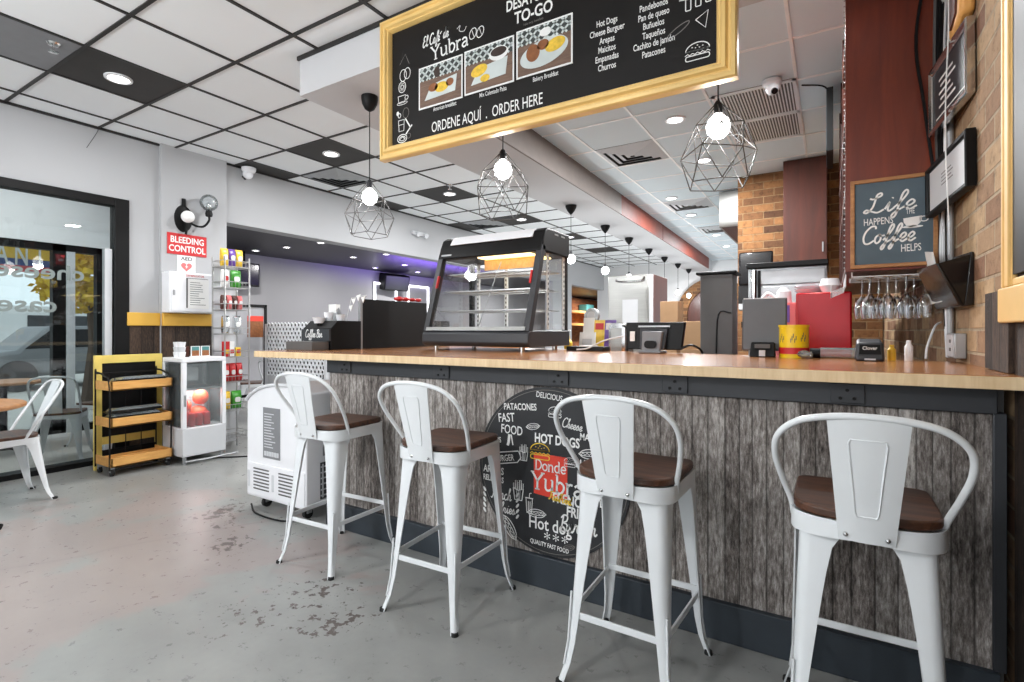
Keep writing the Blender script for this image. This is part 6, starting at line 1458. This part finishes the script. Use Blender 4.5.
for i, l in enumerate(gl_):
    x = (.40 if i < 4 else .375) - .075*(i % 4); y = 3.225 if i < 4 else 3.40
    if g0 is None: g0 = G.build('wine_glass', 'crystal', smooth=60); o = g0
    else: o = g0.copy(); COL.objects.link(o)
    o.location = (x, y, 1.470); tag(o, l, 'wine glass', 'wine glasses hanging from the rack')
    MB

# ---------------------------------------------------------------- brick wall fittings
def west(name, label, cat, y, z, rot=0, off=.002, lean=0):
    t = thing(name, label, cat, (XR-off, y, z)); t.rotation_mode = 'XYZ'; t.rotation_euler = (Matrix.Rotation(R(-90), 4, 'Z') @ Matrix.Rotation(R(90), 4, 'X') @ Matrix.Rotation(rot, 4, 'Z') @ Matrix.Rotation(lean, 4, 'Y')).to_euler(); return t
cd = west('conduit_pipe', 'pale metal conduit running down the brick wall to the socket box', 'pipe', 3.02, 1.17); MB().tube([(0, 0, .016), (0, 1.84, .016)], .013, 10).build('pipe', 'galv', cd)
for v in (.25, .8, 1.35): MB().box((-.03, v, .0), (.03, v+.02, .03)).build('strap', 'galv', cd)
so_ = west('socket_box', 'grey electrical socket box on the brick wall above the counter', 'socket', 2.86, 1.075); MB().box((-.075, 0, 0), (.075, .105, .04)).build('box', 'galv', so_, bev=.004); fp = MB().box((-.065, .008, .04), (.065, .097, .044)).build('face_plate', 'offwhite', so_)
for v in (.03, .065): MB().box((.0, v, .044), (.03, v+.014, .0455)).build('outlet', 'dgrey', fp)
c = west('dark_cable_bundle', 'bundle of black cables hanging beside the mahogany shelf unit', 'cable', 3.075, 1.30, 0, .01)
for k in range(4): MB().tube([(-.02-.012*k, 1.72, .01+.01*k), (-.02-.01*k, 1.2, .02+.01*k), (-.03-.008*k, .7, .015+.008*k), (-.02-.006*k, .2, .02), (-.0, -.1, .015)], .007, 6, smooth=5).build('cable', 'black' if k < 3 else 'dgrey', c)
MB().tube([(-.03, 1.72, .06), (-.04, 1.3, .12), (-.03, .95, .09), (-.04, .6, .05)], .007, 6, smooth=6).build('cable', 'black', c)
c = west('white_cable_bundle', 'tangle of white cables along the conduit on the brick wall', 'cable', 3.06, 1.07, 0, .012)
for k in range(5): MB().tube([(-.03+.010*k, 1.9, .01), (-.04+.013*k, 1.3, .012+.003*k), (-.05+.015*k, .8+.02*k, .015), (-.03-.004*k, .5, .018+.003*k), (-.04+.012*k, .25, .015), (-.0+.012*k, -.0, .012)], .005, 6, smooth=6).build('cable', 'white' if k % 2 else 'offwhite', c)
MB().tube([(-.1, .16, .02), (-.04, .14, .05), (.06, .05, .09), (.1, -.005, .10)], .005, 6, smooth=6).build('cable', 'white', c)
c = west('thin_white_cord', 'thin white cord running down over the picture frames on the brick wall', 'cord', 2.80, 1.70, 0, .055); MB().tube([(.06, 1.2, .02), (.02, .8, .005), (-.01, .5, .01), (-.0, .25, .012), (.02, -.05, .005)], .0026, 6, smooth=6).build('cord', 'paper', c)
fr_ = west('certificate_frame', 'thick black frame with a pale certificate on the brick wall', 'picture frame', 3.10, 1.72, R(3), .065, R(7)); f = MB(); frame_profile(f, 0, 0, .50, .225, [(0, 0), (0, .03), (.004, .034), (.016, .032), (.02, .026), (.02, .014)]); f.build('frame', 'black', fr_, smooth=0); MB().box((.015, .015, .008), (.485, .21, .02)).build('certificate', 'offwhite', fr_); t = MB()
for k in range(4): t.box((.18, .10+.016*k, .02), (.32-.02*(k % 2), .104+.016*k, .021))
t.build('print', 'print', fr_, smooth=0)
f2_ = west('silver_frame', 'silver frame with a dark picture, hung crooked on the brick wall', 'picture frame', 3.07, 2.09, R(2), .062, R(7)); f = MB(); frame_profile(f, 0, 0, .46, .30, [(0, 0), (0, .025), (.004, .03), (.012, .03), (.02, .018), (.026, .024), (.032, .02), (.032, .008)]); f.build('frame', 'chrome', f2_, smooth=0); MB().box((.02, .02, .004), (.44, .28, .014)).build('picture', 'charcoal', f2_)
t = MB()
for k in range(5): t.box((.10+.02*(k % 2), .09+.03*k, .0142), (.30-.03*(k % 3), .10+.03*k, .015))
t.box((.06, .05, .0142), (.40, .056, .015)); t.build('print', 'chalk', f2_, smooth=0)
o = west('oval_plate', 'pale blue oval plate mounted at the top of the brick wall', 'plate', 3.02, 2.60); MB().lathe([(.001, .01), (.10, .01), (.145, .03), (.15, .034), (.14, .04), (.10, .022), (.001, .022)], n=28, M=Matrix.Diagonal((1, 1.25, 1, 1))).build('dish', 'plate', o); MB().lathe([(.06, .0225), (.09, .0225), (.09, .0235), (.06, .0235)], n=28, M=Matrix.Diagonal((1, 1.25, 1, 1))).build('painted_ring', 'slate', o)
o = west('wood_ornament', 'amber wooden ornament beside the oval plate, high on the brick wall', 'ornament', 2.72, 2.52); MB().prism([(-.11, -.12), (.09, -.09), (.13, .16), (-.06, .30), (-.14, .1)], 0, .05, 'z').build('body', 'pine', o, bev=.015); MB().prism([(-.05, -.09), (.05, -.07), (.07, .05), (-.05, .05)], .05, .058, 'z').build('panel', 'mahogany_dark', o)
fh = thing('file_holder', 'black wall file pocket with papers sticking out on the brick wall', 'file holder', (XR-.001, 2.66, 1.29))
MB().hexa([(-.03, 0, 0), (0, 0, 0), (0, .52, .0), (-.03, .52, .0), (-.012, 0, .21), (0, 0, .21), (0, .52, .24), (-.012, .52, .24)]).build('back', 'black_gloss', fh, bev=.004)
MB().hexa([(-.045, 0.0, .0), (-.03, 0, 0), (-.03, .52, .0), (-.045, .52, .0), (-.12, -.02, .17), (-.11, -.02, .17), (-.11, .54, .20), (-.12, .54, .20)]).build('front_pocket', 'black_gloss', fh, bev=.004)
for y in (0, .515): MB().add([(-.03, y, .0), (-.11, y-.02 if y == 0 else y+.02, .17), (-.012, y, .2), (-.03, y+.006, .0), (-.11, (y-.02 if y == 0 else y+.02)+.006, .17), (-.012, y+.006, .2)], [(0, 1, 2), (5, 4, 3), (0, 3, 4, 1), (1, 4, 5, 2), (2, 5, 3, 0)]).build('side', 'black_gloss', fh)
o = MB().hexa([(-.06, 0, 0), (-.055, 0, 0), (-.055, .30, 0), (-.06, .30, 0), (-.095, 0, .22), (-.09, 0, .22), (-.09, .22, .25), (-.095, .22, .25)]).build('paper_sheets', 'paper', loc=(XR, 2.93, 1.32)); tag(o, 'white papers sticking out of the black file pocket', 'papers')
mtv = thing('menu_screen', 'flat menu screen seen edge on under the kitchen ceiling', 'screen', (-.0, 4.4, 2.5)); MB().box((-.02, 0, 0), (.02, .5, .46)).build('housing', 'black', mtv); MB().box((-.024, .01, .01), (-.02, .49, .45)).build('display', 'slate', mtv); MB().tube([(0, .25, .46), (0, .25, .518)], .015, 8).build('ceiling_mount', 'black', mtv); MB().tube([(0, .1, .46), (-.05, .05, .5), (-.18, .0, .516)], .006, 6, smooth=4).build('cable', 'black', mtv)
